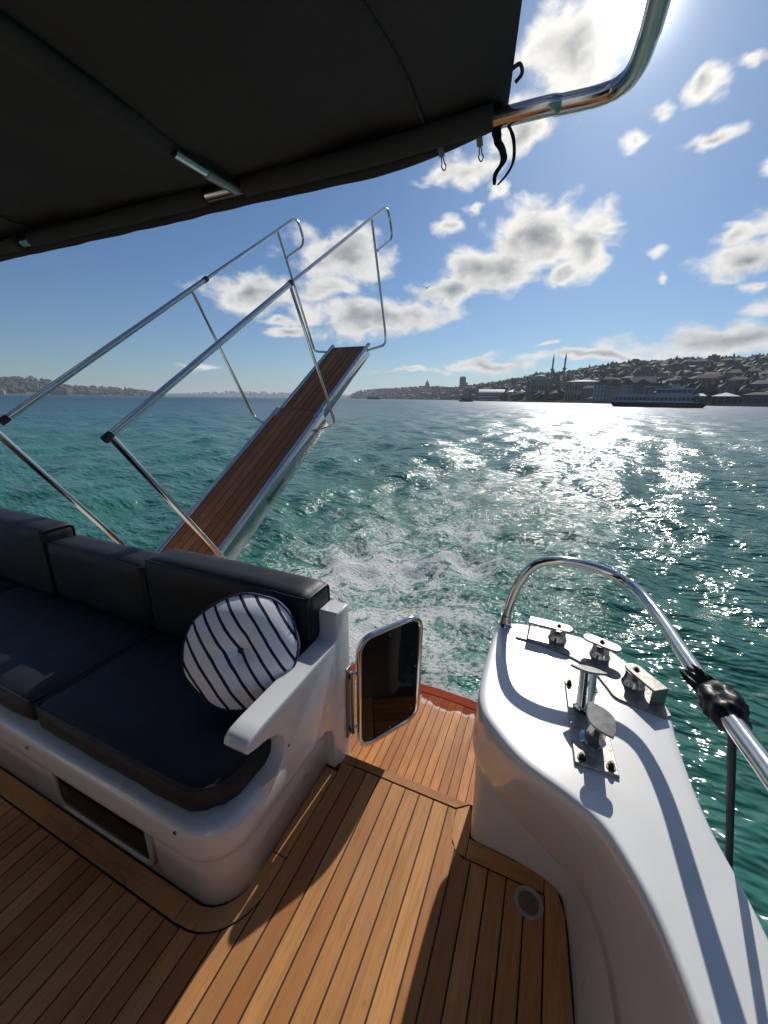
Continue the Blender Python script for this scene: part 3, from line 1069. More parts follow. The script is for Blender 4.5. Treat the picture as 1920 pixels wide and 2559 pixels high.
def bench_loop(off, z):
    pts = [(-3.7, 1.235), (-3.7, .9), (-3.7, .52 - off)]
    for i in range(1, 12):
        pts.append((-3.7 + (2.87) * i / 12, .52 - off))
    pts += [(-.83 + (.12 + off) * math.cos(rad(a)), .64 + (.12 + off) * math.sin(rad(a))) for a in range(-90, 1, 9)]
    for i in range(1, 7):
        pts.append((-.71 + off, .64 + .595 * i / 6))
    return [Vector((p[0], p[1], z)) for p in pts]


bl = [bench_loop(0, -.02), bench_loop(0, .16), bench_loop(.001, .185), bench_loop(.006, .200), bench_loop(.017, .212), bench_loop(.023, .228), bench_loop(.025, .25), bench_loop(.024, .300), bench_loop(.021, .318), bench_loop(.013, .329), bench_loop(0, .333), bench_loop(-.06, .3335)]
obj('moulding', loft(bl, True, True, True), 'white_gelcoat', bench, True)
prof = [(1.225, -.27), (1.225, .697), (1.217, .705), (1.137, .705), (1.129, .697), (1.129, .612), (1.121, .598), (1.10, .590), (.69, .585), (.648, .581), (.626, .569), (.619, .552), (.627, .536), (.655, .526), (.705, .513), (.748, .490), (.775, .458), (.784, .42), (.772, .378), (.737, .346), (.69, .3335),
        (.66, .30), (.685, .262), (.80, .243), (.93, .25), (1.02, .243), (1.065, .205), (1.080, .15), (1.083, .08), (1.083, -.27)]
bm = bmesh.new()
A = [bm.verts.new((-.757, y_, z_)) for y_, z_ in prof]
B = [bm.verts.new((-.694 if (z_ < .345 and y_ < .76) else -.684 if (z_ < .25 and y_ < .85) else -.672, y_, z_)) for y_, z_ in prof]
n_ = len(prof)
bm.faces.new(A); bm.faces.new(B[::-1])
for i in range(n_):
    bm.faces.new((A[i], B[i], B[(i + 1) % n_], A[(i + 1) % n_]))
bmesh.ops.recalc_face_normals(bm, faces=bm.faces[:])
rim_e = [e for e in bm.edges if abs(e.verts[0].co.x - e.verts[1].co.x) < 1e-6]
bmesh.ops.bevel(bm, geom=rim_e, offset=.007, segments=3, profile=.5, affect='EDGES', clamp_overlap=True)
obj('armrest', bm, 'white_gelcoat', bench, 'auto')
obj('back_panel', box_bm(-3.7, -.760, 1.237, 1.262, -.30, .70, .008), 'white_gelcoat', bench, 'auto')
# low window in the bench front
win = [Vector((a, 0, b)) for a, b in ((-1.512, .186), (-1.512, .034), (-1.008, .034), (-1.008, .186))]
wpath = round_path([(-1.505, .5175, .20), (-1.505, .5175, .040), (-1.014, .5175, .040), (-1.014, .5175, .20)], .045, 6)
wf = bmesh.new()
add_tube(wf, wpath, .0105, 8)
wfo = obj('window', wf, 'grey_frame', bench, True)
obj('pane', box_bm(-1.506, -1.013, .5150, .5225, .046, .199), 'tinted_glass', wfo)
wo2 = round_path([(-1.516, .5195, .20), (-1.516, .5195, .029), (-1.003, .5195, .029), (-1.003, .5195, .20)], .05, 6)
wf = bmesh.new()
add_tube(wf, wo2, .005, 6)
obj('frame_lip', wf, 'dull_steel', wfo, True)
for c, a in (((-.6725, .80, .40), (1, 0, 0)), ((-1.585, .494, .290), (0, -1, 0)), ((-.845, .4955, .312), (0, -1, 0))):
    bm = bmesh.new()
    add_cyl(bm, c, .0055, .0012, a, 12)
    obj('screw_cap', bm, 'bolt_dark', bench, 'auto')


def cushion(name, label, dims, r, puff, seed, rc=None, group=None, pipe=None):
    x0, x1, y0, y1, z0, z1 = dims
    root = empty(name, ((x0 + x1) / 2, (y0 + y1) / 2, z0), label, 'cushion', group)
    obj('cover', cushion_bm(x0, x1, y0, y1, z0, z1, r, puff, seed, rc), 'charcoal_vinyl', root, True)
    if pipe == 'seat':
        zz = z1 - r * .28
        i_ = r * .30
        q = []
        rcc = (rc or r) - i_
        q += [(x0 + i_, y1 - .05, zz), (x0 + i_, y0 + i_, zz), (x1 - i_, y0 + i_, zz), (x1 - i_, y1 - .05, zz)]
        pth = round_path([q[0], q[1], q[2]], r, 6)[:-1] + [Vector((x1 - i_ - rcc + rcc * math.cos(rad(a)), y0 + i_ + rcc + rcc * math.sin(rad(a)), zz)) for a in range(-90, 1, 9)] + [Vector(q[3])]
        tube_obj('piping', pth, .0048, 'charcoal_vinyl', root, 6)
    elif pipe == 'back':
        i_ = r * .30
        pts = [(x1 - i_ * .2, y0 + i_, z0 + .04), (x1 - i_ * .2, y0 + i_, z1 - i_), (x1 - i_ * .2, y1 - i_, z1 - i_), (x1 - i_ * .2, y1 - i_, z0 + .04)]
        tube_obj('seam', [(x0 + .01 + (x1 - x0 - .02) * q_ / 12, y0 + i_ * .9, z1 - i_ * .9 + .0015 * math.sin(q_ * 2.1)) for q_ in range(13)], .0034, 'charcoal_vinyl', root, 6)
        tube_obj('piping', round_path(pts, r, 5), .0045, 'charcoal_vinyl', root, 6)
    return root


cushion('seat_cushion', 'charcoal seat cushion with rounded corner under the striped pillow', (-1.603, -.735, .540, 1.052, .3345, .432), .026, .012, 1, .115, None, 'seat')
cushion('seat_cushion', 'charcoal seat cushion at left with a sunlit patch on its front edge', (-2.74, -1.611, .540, 1.052, .3345, .436), .026, .012, 2, None, None, 'seat')
cushion('seat_cushion', 'charcoal seat cushion at the far left end of the bench', (-3.68, -2.748, .540, 1.052, .3345, .436), .026, .012, 3, None, None, 'seat')
cushion('back_cushion', 'charcoal backrest cushion behind the striped pillow, grey on top', (-1.660, -.764, 1.060, 1.234, .338, .785), .030, .012, 4, None, None, 'back')
cushion('back_cushion', 'lower charcoal backrest cushion in the middle of the bench', (-2.448, -1.672, 1.064, 1.234, .338, .735), .030, .012, 5, None, None, 'back')
cushion('back_cushion', 'taller charcoal backrest cushion at the left end of the bench', (-3.66, -2.46, 1.055, 1.234, .338, .800), .030, .012, 6, None, None, 'back')

# round striped pillow
nrm = Vector((.46, -.74, .50)).normalized()
upl = (Vector((0, 0, 1)) - nrm * nrm.z).normalized()
sidev = upl.cross(nrm)
ta = rad(31)
ly = (upl * math.cos(ta) - sidev * math.sin(ta)).normalized()
lx = ly.cross(nrm)
pil = empty('round_pillow', (0, 0, 0), 'round navy and white striped pillow leaning in the bench corner', 'pillow')
pil.matrix_basis = Matrix(((lx.x, ly.x, nrm.x, -.915), (lx.y, ly.y, nrm.y, .885), (lx.z, ly.z, nrm.z, .640), (0, 0, 0, 1)))
RP = .192


def pillow_side(sign, rim):
    bm = bmesh.new()
    nr_, na_ = 22, 72
    rings = []
    for i in range(nr_ + 1):
        r_ = RP * (i / nr_) ** .9
        row = []
        for j in range(na_ if i else 1):
            a = 2 * PI * j / na_
            wv_ = 1 + .020 * math.sin(3 * a + .6) + .010 * math.sin(7 * a) + .004 * math.sin(13 * a + 2)
            rr_ = r_ * (1 + (wv_ - 1) * (r_ / RP) ** 2)
            u = r_ / RP
            h = rim + .052 * (1 - u ** 3.2) * (1 - .62 * math.exp(-(r_ / .042) ** 2))
            h += .006 * noise.noise(Vector((rr_ * math.cos(a) * 16, rr_ * math.sin(a) * 16, sign))) * (1 - .3 * u)
            h += .0015 * math.sin(9 * a) * math.exp(-((u - .3) / .2) ** 2)
            row.append(bm.verts.new((rr_ * math.cos(a), rr_ * math.sin(a), sign * h)))
        rings.append(row)
    for j in range(na_):
        bm.faces.new((rings[0][0], rings[1][j], rings[1][(j + 1) % na_]))
    for A_, B_ in zip(rings[1:], rings[2:]):
        for j in range(na_):
            bm.faces.new((A_[j], B_[j], B_[(j + 1) % na_], A_[(j + 1) % na_]))
    return bm


def plink(name, bm, mat):
    o = obj(name, bm, mat, None, True)
    o.parent = pil
    return o


plink('front_panel', pillow_side(1, .020), 'striped_fabric')
plink('back_panel', pillow_side(-1, .020), 'navy_fabric')
bm = bmesh.new()
rr2 = []
for zz, kk in ((-.021, 1.0), (-.010, 1.03), (.010, 1.03), (.021, 1.0)):
    row = []
    for j in range(72):
        a = 2 * PI * j / 72
        wv_ = 1 + .020 * math.sin(3 * a + .6) + .010 * math.sin(7 * a) + .004 * math.sin(13 * a + 2)
        kj = kk + .012 * noise.noise(Vector((math.cos(a) * 6, math.sin(a) * 6, zz * 40)))
        row.append(bm.verts.new((RP * wv_ * kj * math.cos(a), RP * wv_ * kj * math.sin(a), zz)))
    rr2.append(row)
for A_, B_ in zip(rr2, rr2[1:]):
    for j in range(72):
        bm.faces.new((A_[j], A_[(j + 1) % 72], B_[(j + 1) % 72], B_[j]))
plink('gusset', bm, 'navy_fabric')
for sgn in (1, -1):
    bm = bmesh.new()
    pts = []
    for j in range(72):
        a = 2 * PI * j / 72
        wv_ = 1.008 + .020 * math.sin(3 * a + .6) + .010 * math.sin(7 * a) + .004 * math.sin(13 * a + 2)
        pts.append((RP * wv_ * math.cos(a), RP * wv_ * math.sin(a), sgn * .0205))
    add_tube(bm, pts, .0034, 6, True)
    plink('piping', bm, 'navy_piping')
bm = bmesh.new()
icosphere(bm, (0, 0, .041), .0105, 2, (1, 1, .6), 0)
plink('button', bm, 'navy_piping')

# gate at the head of the swim platform
H0, H1 = Vector((-.640, 1.243, 0)), Vector((-.464, 1.545, 0))
gd = (H1 - H0).normalized()
GL = (H1 - H0).length
gz0, gz1 = -.052, .528
gate = empty('stern_gate', (H0.x, H0.y, gz0), 'dark tinted gate in a polished steel frame standing open', 'gate')
gp = lambda s, z: H0 + gd * s + Vector((0, 0, z))
gc = round_path([gp(0, gz0), gp(GL, gz0), gp(GL, gz1), gp(0, gz1)], .082, 8, True)
tube_obj('frame', gc, .0135, 'polished_steel', gate, 12, True)
gn = gd.cross(Vector((0, 0, 1)))
bm = bmesh.new()
pan = round_path([gp(.004, gz0 + .004), gp(GL - .004, gz0 + .004), gp(GL - .004, gz1 - .004), gp(.004, gz1 - .004)], .08, 8, True)
A = [bm.verts.new(p + gn * .005) for p in pan]
B = [bm.verts.new(p - gn * .005) for p in pan]
bm.faces.new(A); bm.faces.new(B[::-1])
for i in range(len(A)):
    bm.faces.new((A[i], B[i], B[(i + 1) % len(A)], A[(i + 1) % len(A)]))
obj('panel', bm, 'tinted_glass', gate)
for s, z in ((.17, gz0 + .035), (GL - .03, .26), (GL - .05, gz0 + .07), (.16, gz1 - .03)):
    bm = bmesh.new()
    add_cyl(bm, gp(s, z) + gn * .0045, .0045, .004, gn, 10)
    add_cyl(bm, gp(s, z) - gn * .0045, .0045, .004, -gn, 10)
    obj('bolt', bm, 'dull_steel', gate, 'auto')
hg = bmesh.new()
add_tube(hg, [(-.652, 1.212, .075), (-.652, 1.212, .392)], .0085, 12)
for z in (.085, .365):
    add_tube(hg, [(-.652, 1.212, z - .012), (-.652, 1.212, z + .022)], .0135, 14)
    add_tube(hg, [(-.652, 1.212, z + .005), (-.640, 1.243, z + .005)], .007, 8)
hgo = obj('hinge', hg, 'polished_steel', gate, 'auto')
obj('hinge_plate', box_bm(-.6715, -.6655, 1.185, 1.224, .055, .415, .001), 'dull_steel', hgo)

# ------------------------------------------------------------------ gangway behind the bench
gaz, gel = rad(1.94), rad(35.0)
gd_ = Vector((math.sin(gaz) * math.cos(gel), math.cos(gaz) * math.cos(gel), math.sin(gel)))
gw_ = gd_.cross(Vector((0, 0, 1))).normalized()
gn_ = gw_.cross(gd_)
GP = Vector((-1.975, 1.8, .503))
G = lambda s, o, h: GP + gd_ * s + gw_ * o + gn_ * h
WD = .508
gang = empty('gangway', tuple(G(-.55, -WD / 2, -.1)), 'raised telescopic teak gangway with steel handrails behind the bench', 'gangway')


def gbox(s0, s1, o0, o1, h0, h1, bev=0.0):
    bm = box_bm(s0, s1, o0, o1, h0, h1, bev)
    for v in bm.verts:
        v.co = G(v.co.x, v.co.y, v.co.z)
    return bm


obj('tread_base', gbox(-.55, 1.548, -WD + .01, -.01, -.10, -.013), 'caulk', gang)
obj('tread_base', gbox(1.50, 2.715, -WD + .035, -.035, -.085, -.021), 'caulk', gang)
npk = 6
for j in range(npk):
    pw = (WD - .05) / npk
    o0 = -WD + .025 + pw * j
    p_ = obj('plank', gbox(0, 2.10, o0 + .0034, o0 + pw - .0034, -.0125, -.002, .001), 'teak_gangway', gang)
    pw = (WD - .10) / npk
    o0 = -WD + .05 + pw * j
    p2 = obj('plank', gbox(0, 1.125, o0 + .0032, o0 + pw - .0032, -.0205, -.012, .001), 'teak_gangway', gang)
    # lay the boards on their section of the gangway
    p_.data.transform(Matrix.Translation(gd_ * -.55))
    p2.data.transform(Matrix.Translation(gd_ * 1.556))
obj('end_batten', gbox(1.5505, 1.562, -WD + .02, -.02, -.018, .004, .002), 'teak_gangway', gang)
for o in (0.0, -WD):
    tube_obj('side_tube', [G(-.6, o, -.008), G(1.56, o, -.008)], .0235, 'polished_steel', gang, 16)
    oi_ = -.03 if o == 0 else -WD + .03
    tube_obj('side_tube', [G(1.45, oi_, -.016), G(2.735, oi_, -.016)], .021, 'polished_steel', gang, 16)
    sd = 1 if o == 0 else -1
    obj('side_panel', gbox(-.6, 1.552, min(o + sd * -.012, o + sd * .004), max(o + sd * -.012, o + sd * .004), -.168, -.030, .003), 'satin_steel', gang, 'auto')
    obj('side_panel', gbox(1.5545, 2.70, min(oi_ - sd * .008, oi_ + sd * .004), max(oi_ - sd * .008, oi_ + sd * .004), -.115, -.036, .003), 'satin_steel', gang, 'auto')
# maker's lettering on the side panel
txt = bpy.data.curves.new('lettering', 'FONT')
txt.body = 'Besenzoni'
txt.size = .062
txt.shear = .25
txt.extrude = .0006
to = bpy.data.objects.new('lettering', txt)
C.objects.link(to)
dg = bpy.context.evaluated_depsgraph_get()
tme = bpy.data.meshes.new_from_object(to.evaluated_get(dg))
bpy.data.objects.remove(to)
tme.transform(Matrix.Translation((0.52, -.115, .0052)))
tme.transform(Matrix(((gd_.x, gn_.x, gw_.x, GP.x), (gd_.y, gn_.y, gw_.y, GP.y), (gd_.z, gn_.z, gw_.z, GP.z), (0, 0, 0, 1))))
link('lettering', tme, 'black_rubber', gang)


def handrail(pts, col_s, o, base):
    e, p1, p0 = pts['end'], pts['post1'], pts['post0']
    tube_obj('post', [G(p0[0] - .02, o, -.10), G(p0[0], o, p0[1]), G(p1[0], o, p1[1])], .0175, 'polished_steel', gang, 14)
    low = [G(e[0], o, e[1]), G(col_s, o, pts['mid'])]
    hr = tube_obj('handrail', low, .018, 'polished_steel', gang, 14)
    up = [G(col_s - .02, o, pts['mid']), G(pts['railup'][0], o, pts['railup'][1])] + [G(a, o, b) for a, b in pts['loop']]
    path = round_path(up, .10, 7)
    tube_obj('handrail_extension', path, .0128, 'polished_steel', hr, 12)
    tube_obj('rubber_cap', [G(e[0] - .012, o, e[1]), G(e[0] + .03, o, e[1])], .0195, 'black_rubber', hr, 14)
    tube_obj('collar', [G(col_s - .03, o, pts['mid']), G(col_s + .008, o, pts['mid'])], .0205, 'black_rubber', hr, 14)
    for ui, (tp, bt, bd, en) in enumerate(pts['ups']):
        foot = base if ui == 0 else (-.024 if o > 0 else -WD + .024)
        path = round_path([G(tp[0], o, tp[1]), G(bt[0], o, bt[1]), G(bd[0], o * 1.0, bd[1]), G(en[0], foot, en[1])], .06, 6)
        tube_obj('upright', path, .0118, 'polished_steel', gang, 12)


handrail(dict(end=(-.082, 1.045), post1=(-.060, 1.035), post0=(-.078, .17), mid=1.025, railup=(3.11, .99),
              loop=[(3.52, .972), (3.50, .70), (3.07, .735)],
              ups=[((1.60, 1.015), (1.497, .0), (1.485, -.105), (1.40, -.105)), ((3.11, .985), (2.84, .03), (2.78, -.055), (2.68, -.050))]), 1.62, .14, .004)
handrail(dict(end=(-.09, 1.115), post1=(-.150, 1.105), post0=(-.193, .24), mid=1.118, railup=(2.74, 1.112),
              loop=[(3.12, 1.118), (3.10, .885), (2.735, .89)],
              ups=[((1.48, 1.112), (1.385, .12), (1.38, .025), (1.32, .02)), ((2.74, 1.11), (2.615, .08), (2.61, .0), (2.60, -.01))]), 1.66, -.65, -WD - .004)

# ------------------------------------------------------------------ unseen cabin front, added behind the camera to cut ambient light
cab = empty('added_cabin_bulkhead', (-1.5, -1.45, 0), 'unseen white cabin bulkhead with dark glass doors, added to cut ambient light', 'bulkhead')
for (xa, xb, za, zb) in ((-3.7, -2.35, -.05, 2.25), (-.15, .30, -.05, 2.25), (-2.35, -.15, 1.93, 2.25), (-2.35, -.15, -.05, .07)):
    obj('panel', box_bm(xa + .001, xb - .001, -1.60, -1.45, za, zb, .006), 'white_gelcoat', cab, 'auto')
for (xa, xb) in ((-2.34, -1.26), (-1.25, -.16)):
    d_ = obj('door', box_bm(xa, xb, -1.54, -1.52, .075, 1.925), 'tinted_glass', cab)
    for q in ((xa, xa + .04, .076, 1.924), (xb - .04, xb, .076, 1.924)):
        obj('stile', box_bm(q[0], q[1], -1.519, -1.50, q[2], q[3]), 'satin_steel', d_)

# ------------------------------------------------------------------ canopy
can = empty('canopy', (-.78, .9, 2.0), 'dark canvas canopy overhead with zips and loose straps at its corner', 'canopy')
xs = np.linspace(-2.75, 0, 56)
ys = np.linspace(-1.6, .905, 44)
redge = lambda y: -.148 + max(0, .908 - y) * .2 if y > .3 else -.0264


def canopy_z(x_, y_):
    z = 2.007 + .010 * math.sin((x_ + .78) * 2.1) ** 2
    z += .012 * noise.noise(Vector((x_ * 1.7, y_ * 2.2, 3)))
    z += .006 * noise.noise(Vector((x_ * 5, y_ * 6, 9)))
    z += .007 * math.sin((x_ + y_ * .35) * 19 + 3 * math.sin(x_ * 2)) * math.exp(-((.90 - y_) / .16)) * (.5 + .5 * noise.noise(Vector((x_ * 2.1, 0, 5))))
    z += .004 * math.sin((y_ * 1.0 - x_ * .25) * 26) * math.exp(-abs(x_ + .15) / .10)
    z -= .016 * math.exp(-((x_ + .79) / .05) ** 2) * (1 if y_ < .72 else max(0, 1 - (y_ - .72) / .06))
    z -= .010 * math.exp(-((y_ - .83 - .02 * math.sin(x_ * 5)) / .018) ** 2)
    return z


bm = bmesh.new()
G1, G2 = [], []
for y_ in ys:
    r1, r2 = [], []
    x1_ = redge(y_)
    for q in xs:
        x_ = -2.75 + (q + 2.75) / 2.75 * (x1_ + 2.75)
        z_ = canopy_z(x_, y_)
        r1.append(bm.verts.new((x_, y_, z_)))
        r2.append(bm.verts.new((x_, y_, z_ + .004)))
    G1.append(r1); G2.append(r2)
for i in range(len(ys) - 1):
    for j in range(len(xs) - 1):
        bm.faces.new((G1[i][j], G1[i][j + 1], G1[i + 1][j + 1], G1[i + 1][j]))
        bm.faces.new((G2[i][j], G2[i + 1][j], G2[i + 1][j + 1], G2[i][j + 1]))
for j in range(len(xs) - 1):
    bm.faces.new((G1[-1][j], G1[-1][j + 1], G2[-1][j + 1], G2[-1][j]))
    bm.faces.new((G1[0][j], G2[0][j], G2[0][j + 1], G1[0][j + 1]))
for i in range(len(ys) - 1):
    bm.faces.new((G1[i][-1], G2[i][-1], G2[i + 1][-1], G1[i + 1][-1]))
    bm.faces.new((G1[i][0], G1[i + 1][0], G2[i + 1][0], G2[i][0]))
obj('fabric', bm, 'dark_canvas', can, True)
for xs_ in (-1.62, -.30):
    bm = bmesh.new()
    add_tube(bm, [(xs_ + .01 * math.sin(i * .7), -1.5 + 2.38 * i / 40, canopy_z(xs_, -1.5 + 2.38 * i / 40) - .0015) for i in range(41)], .0035, 6)
    obj('seam', bm, 'dark_canvas', can, True)
# hanging hem along the aft edge, and the pocket round the frame tube, open at the joints
bm = bmesh.new()
rows_h = []
nn = 150
for i in range(nn + 1):
    x_ = -2.75 + 2.595 * i / nn
    yc = .907 + .006 * noise.noise(Vector((x_ * 2.2, 7, 2)))
    zb = 1.957 + .006 * noise.noise(Vector((x_ * 3.1, 1, 1))) + .0015 * noise.noise(Vector((x_ * 14, 1, 5))) + .035 * max(0, (x_ + .42) / .27) ** 1.5
    zt_ = 2.022
    th = .010 + .002 * noise.noise(Vector((x_ * 8, 3, 3)))
    row = []
    for (u, v) in ((-1, 1), (-1.15, .8), (-1.2, .55), (-.9, .3), (-.75, .12), (-.3, 0), (.4, .02), (.9, .15), (1.0, .5), (1, 1)):
        row.append(Vector((x_, yc + u * th + .003 * noise.noise(Vector((x_ * 9, v * 3, 8))), zb + v * (zt_ - zb))))
    rows_h.append(row)
obj('hem', loft(rows_h, True, True, True), 'dark_canvas', can, True)
for (xa, xb) in ((-2.75, -1.70), (-1.64, -.872), (-.752, -.17)):
    bm = bmesh.new()
    nn = int((xb - xa) / .02)
    pts, rr_ = [], []
    for i in range(nn + 1):
        x_ = xa + (xb - xa) * i / nn
        pts.append((x_, .884, 1.985 + .012 * max(0, (x_ + .42) / .27)))
        rr_.append(.0195 + .0025 * noise.noise(Vector((x_ * 9, 4, 4))))
    add_tube(bm, pts, rr_, 14)
    obj('tube_pocket', bm, 'dark_canvas', can, True)
bm = bmesh.new()
pts = [(-.79 + .004 * math.sin(i), -1.5 + 2.22 * i / 24, 1.990) for i in range(25)]
add_tube(bm, pts, [.030] * 24 + [.022], 14)
for v in bm.verts:
    v.co.z = 1.992 + (v.co.z - 1.990) * .55
    v.co.z += .003 * noise.noise(v.co * 14)
obj('pole_sleeve', bm, 'dark_canvas', can, True)
tube_obj('bow_pole', [(-.783, .715, 1.982), (-.776, .80, 1.980), (-.768, .876, 1.980)], .0115, 'polished_steel', can, 12)
tube_obj('sleeve_joint', [(-.777, .79, 1.980), (-.769, .874, 1.980)], .0135, 'dull_steel', can, 12)
tube_obj('frame_tube', catmull([(-2.75, .884, 1.985), (-1.6, .884, 1.985), (-.8, .884, 1.985), (-.145, .893, 1.997), (-.058, .904, 2.0), (.0, .906, 2.0), (.032, .896, 2.0), (.050, .866, 2.0), (.057, .81, 2.0), (.059, .70, 2.0), (.060, 0, 2.0), (.060, -1.5, 2.0)], 7), .0148, 'satin_steel', can, 16)


def strap(pts, wd, name='strap', mat='black_cloth'):
    bm = bmesh.new()
    P = catmull(pts, 6)
    rows = []
    for i, p in enumerate(P):
        k_ = wd[0] + (wd[1] - wd[0]) * i / (len(P) - 1)
        k_ *= 1 + .25 * noise.noise(Vector((i * .8, 3, pts[0][0] * 9)))
        s_ = Vector((.92, .38, 0)) * k_
        t_2 = Vector((-.38, .92, 0)) * .0012
        rows.append([p - s_ - t_2, p + s_ - t_2, p + s_ + t_2, p - s_ + t_2])
    return obj(name, loft(rows, True, True, True), mat, can)


strap([(-.166, .893, 1.992), (-.160, .895, 1.965), (-.150, .897, 1.948), (-.147, .898, 1.932), (-.160, .9, 1.915), (-.161, .9, 1.898)], (.010, .0028))
strap([(-.150, .893, 1.992), (-.137, .896, 1.975), (-.130, .898, 1.955), (-.129, .9, 1.930), (-.138, .9, 1.912), (-.154, .9, 1.897)], (.0035, .0022))
for (px, pz, tilt) in ((-.270, 1.972, .25), (-.195, 1.974, .18)):
    bm = bmesh.new()
    add_box(bm, -.0055, .0055, -.002, .002, -.010, .006)
    pth = [(.0 + .0048 * math.cos(a_) * (1 if math.sin(a_) < 0 else .5), 0, -.022 + .013 * math.sin(a_)) for a_ in [2 * PI * i / 16 for i in range(16)]]
    add_tube(bm, pth, .0013, 6, True)
    bmesh.ops.transform(bm, matrix=Matrix.Translation((px, .899, pz)) @ Matrix.Rotation(-tilt, 4, 'Y') @ Matrix.Rotation(rad(20), 4, 'Z'), verts=bm.verts[:])
    obj('zip_pull', bm, 'grey_frame', can)
tube_obj('lacing', catmull([(-.128, .80, 2.006), (-.118, .806, 2.012), (-.116, .82, 2.008), (-.126, .828, 2.004)], 5), .003, 'black_rubber', can, 6)

# ================================================================== THE FAR SHORES


def pol(a, r, z=0.0):
    return Vector((r * math.sin(rad(a)), r * math.cos(rad(a)), z))


def interp(a, tab):
    xs_ = [t[0] for t in tab]
    return float(np.interp(a, xs_, [t[1] for t in tab]))


plain('hill_green', (.050, .062, .034), .95, vary=.45, vscale=.03)
plain('leaf_dark', (.022, .034, .016), .8, vary=.4, vscale=.15)
plain('leaf_mid', (.034, .052, .022), .8, vary=.4, vscale=.15)
plain('leaf_light', (.055, .075, .028), .8, vary=.4, vscale=.15)
plain('bark', (.09, .07, .05), .9, vary=.3)
plain('stone_quay', (.16, .15, .14), .9, vary=.3, vscale=.3)
plain('far_glass', (.03, .035, .045), .25, vary=.2, vscale=.5)
plain('dark_opening', (.02, .02, .022), .6, vary=.2, vscale=.5)
WALLS = []
for i, c in enumerate([(.30, .285, .275), (.13, .125, .13), (.15, .13, .125), (.10, .10, .11), (.22, .21, .19), (.10, .09, .09)]):
    plain('wall_%d' % i, c, .9, vary=.1, vscale=.2)
    WALLS.append('wall_%d' % i)
ROOFS = []
for i, c in enumerate([(.12, .07, .058), (.10, .072, .064), (.14, .088, .072), (.10, .09, .09), (.25, .225, .215)]):
    plain('roof_%d' % i, c, .9, vary=.2, vscale=.4)
    ROOFS.append('roof_%d' % i)
plain('stone_pale', (.30, .275, .25), .9, vary=.12, vscale=.2)
plain('stone_grey', (.17, .165, .165), .9, vary=.15, vscale=.2)
plain('lead_roof', (.20, .21, .23), .7, vary=.15, vscale=.2)
plain('pale_blue_paint', (.26, .33, .37), .8, vary=.08, vscale=.2)
plain('white_paint', (.78, .78, .77), .6, vary=.05, vscale=.2)
plain('orange_tile', (.52, .17, .08), .85, vary=.15, vscale=.4)
plain('ferry_white', (.40, .43, .45), .6, vary=.06, vscale=.3)
plain('ferry_red', (.10, .035, .03), .6, vary=.2, vscale=.3)
plain('ferry_dark', (.035, .035, .04), .6, vary=.2, vscale=.3)

SHORE = [(-95, 1600), (-80, 1700), (-67, 1850), (-60, 2100), (-53, 2500), (-51.5, 2600)]
SKYL = [(-95, 2.2), (-80, 1.9), (-70, 1.3), (-66.7, 1.25), (-65.3, 1.50), (-63.7, 1.45), (-62.3, .95), (-60.8, .85), (-59.5, .65), (-57.5, .60), (-55.9, .60), (-54, .40), (-53.2, .20), (-52.2, .06), (-51.5, 0.0)]
SHORF = [(-53, 6400), (-40, 6000), (-26, 5600)]
SKYF = [(-53, .02), (-50.4, .09), (-48.8, .24), (-46.9, .36), (-43, .58), (-40.4, .56), (-36.7, .48), (-32.3, .32), (-29.5, .25), (-26, .3)]
SHOR = [(-28.6, 2350), (-24, 1900), (-18, 1500), (-14, 1150), (-11, 800), (-8.5, 640), (-4, 500), (0, 440), (4, 400), (8, 365), (12, 340), (19, 318), (30, 300), (60, 290), (90, 400)]
SKYR = [(-28.6, .10), (-27.8, .45), (-26.7, .95), (-23.3, 1.2), (-18.8, 1.45), (-15.4, 1.42), (-13, 1.35), (-11, 1.60), (-9, 1.75), (-8.1, 1.80), (-4.6, 2.25), (-2.8, 2.75), (.8, 2.95), (3.4, 3.40), (5.7, 3.70), (9.2, 3.80), (11.5, 3.90), (14, 3.95), (17, 3.85), (20, 3.80), (40, 3.6), (60, 3), (90, 2)]
RIDGE = [(-28.6, 450), (-18, 420), (-11, 420), (-4, 400), (4, 420), (12, 470), (20, 480), (90, 480)]


def height(a, r, shore, skyl, depth):
    rs = interp(a, shore)
    dp = depth(a)
    zr = CAM_H + math.tan(rad(interp(a, skyl))) * (rs + dp)
    z0 = WATER + 1.4
    t = (r - rs) / dp
    if t <= 0: return z0
    if t < 1:
        s = t * t * (3 - 2 * t) * .55 + t * .45
        z = z0 + (max(zr, z0 + 1) - z0) * s
        z += (zr - z0) * .05 * noise.noise(Vector((a * 1.3, r * .012, 2))) * math.sin(PI * t)
        return z
    return zr - (t - 1) * zr * .25


DL = lambda a: 520.0
DF = lambda a: 700.0
DR = lambda a: interp(a, RIDGE)


def hill(name, shore, skyl, depth, a0, a1, na_, nt_, label):
    bm = bmesh.new()
    rows = []
    for i in range(na_ + 1):
        a = a0 + (a1 - a0) * i / na_
        rs = interp(a, shore)
        row = [bm.verts.new(pol(a, rs - .5, WATER - 1.0)), bm.verts.new(pol(a, rs, WATER + 1.35))]
        for j in range(1, nt_ + 1):
            r = rs + depth(a) * 1.35 * j / nt_
            row.append(bm.verts.new(pol(a, r, height(a, r, shore, skyl, depth))))
        rows.append(row)
    for A_, B_ in zip(rows, rows[1:]):
        for j in range(len(A_) - 1):
            bm.faces.new((A_[j], A_[j + 1], B_[j + 1], B_[j]))
    o = obj(name, bm, 'hill_green', None, True)
    return tag(o, label, None, None, 'structure')


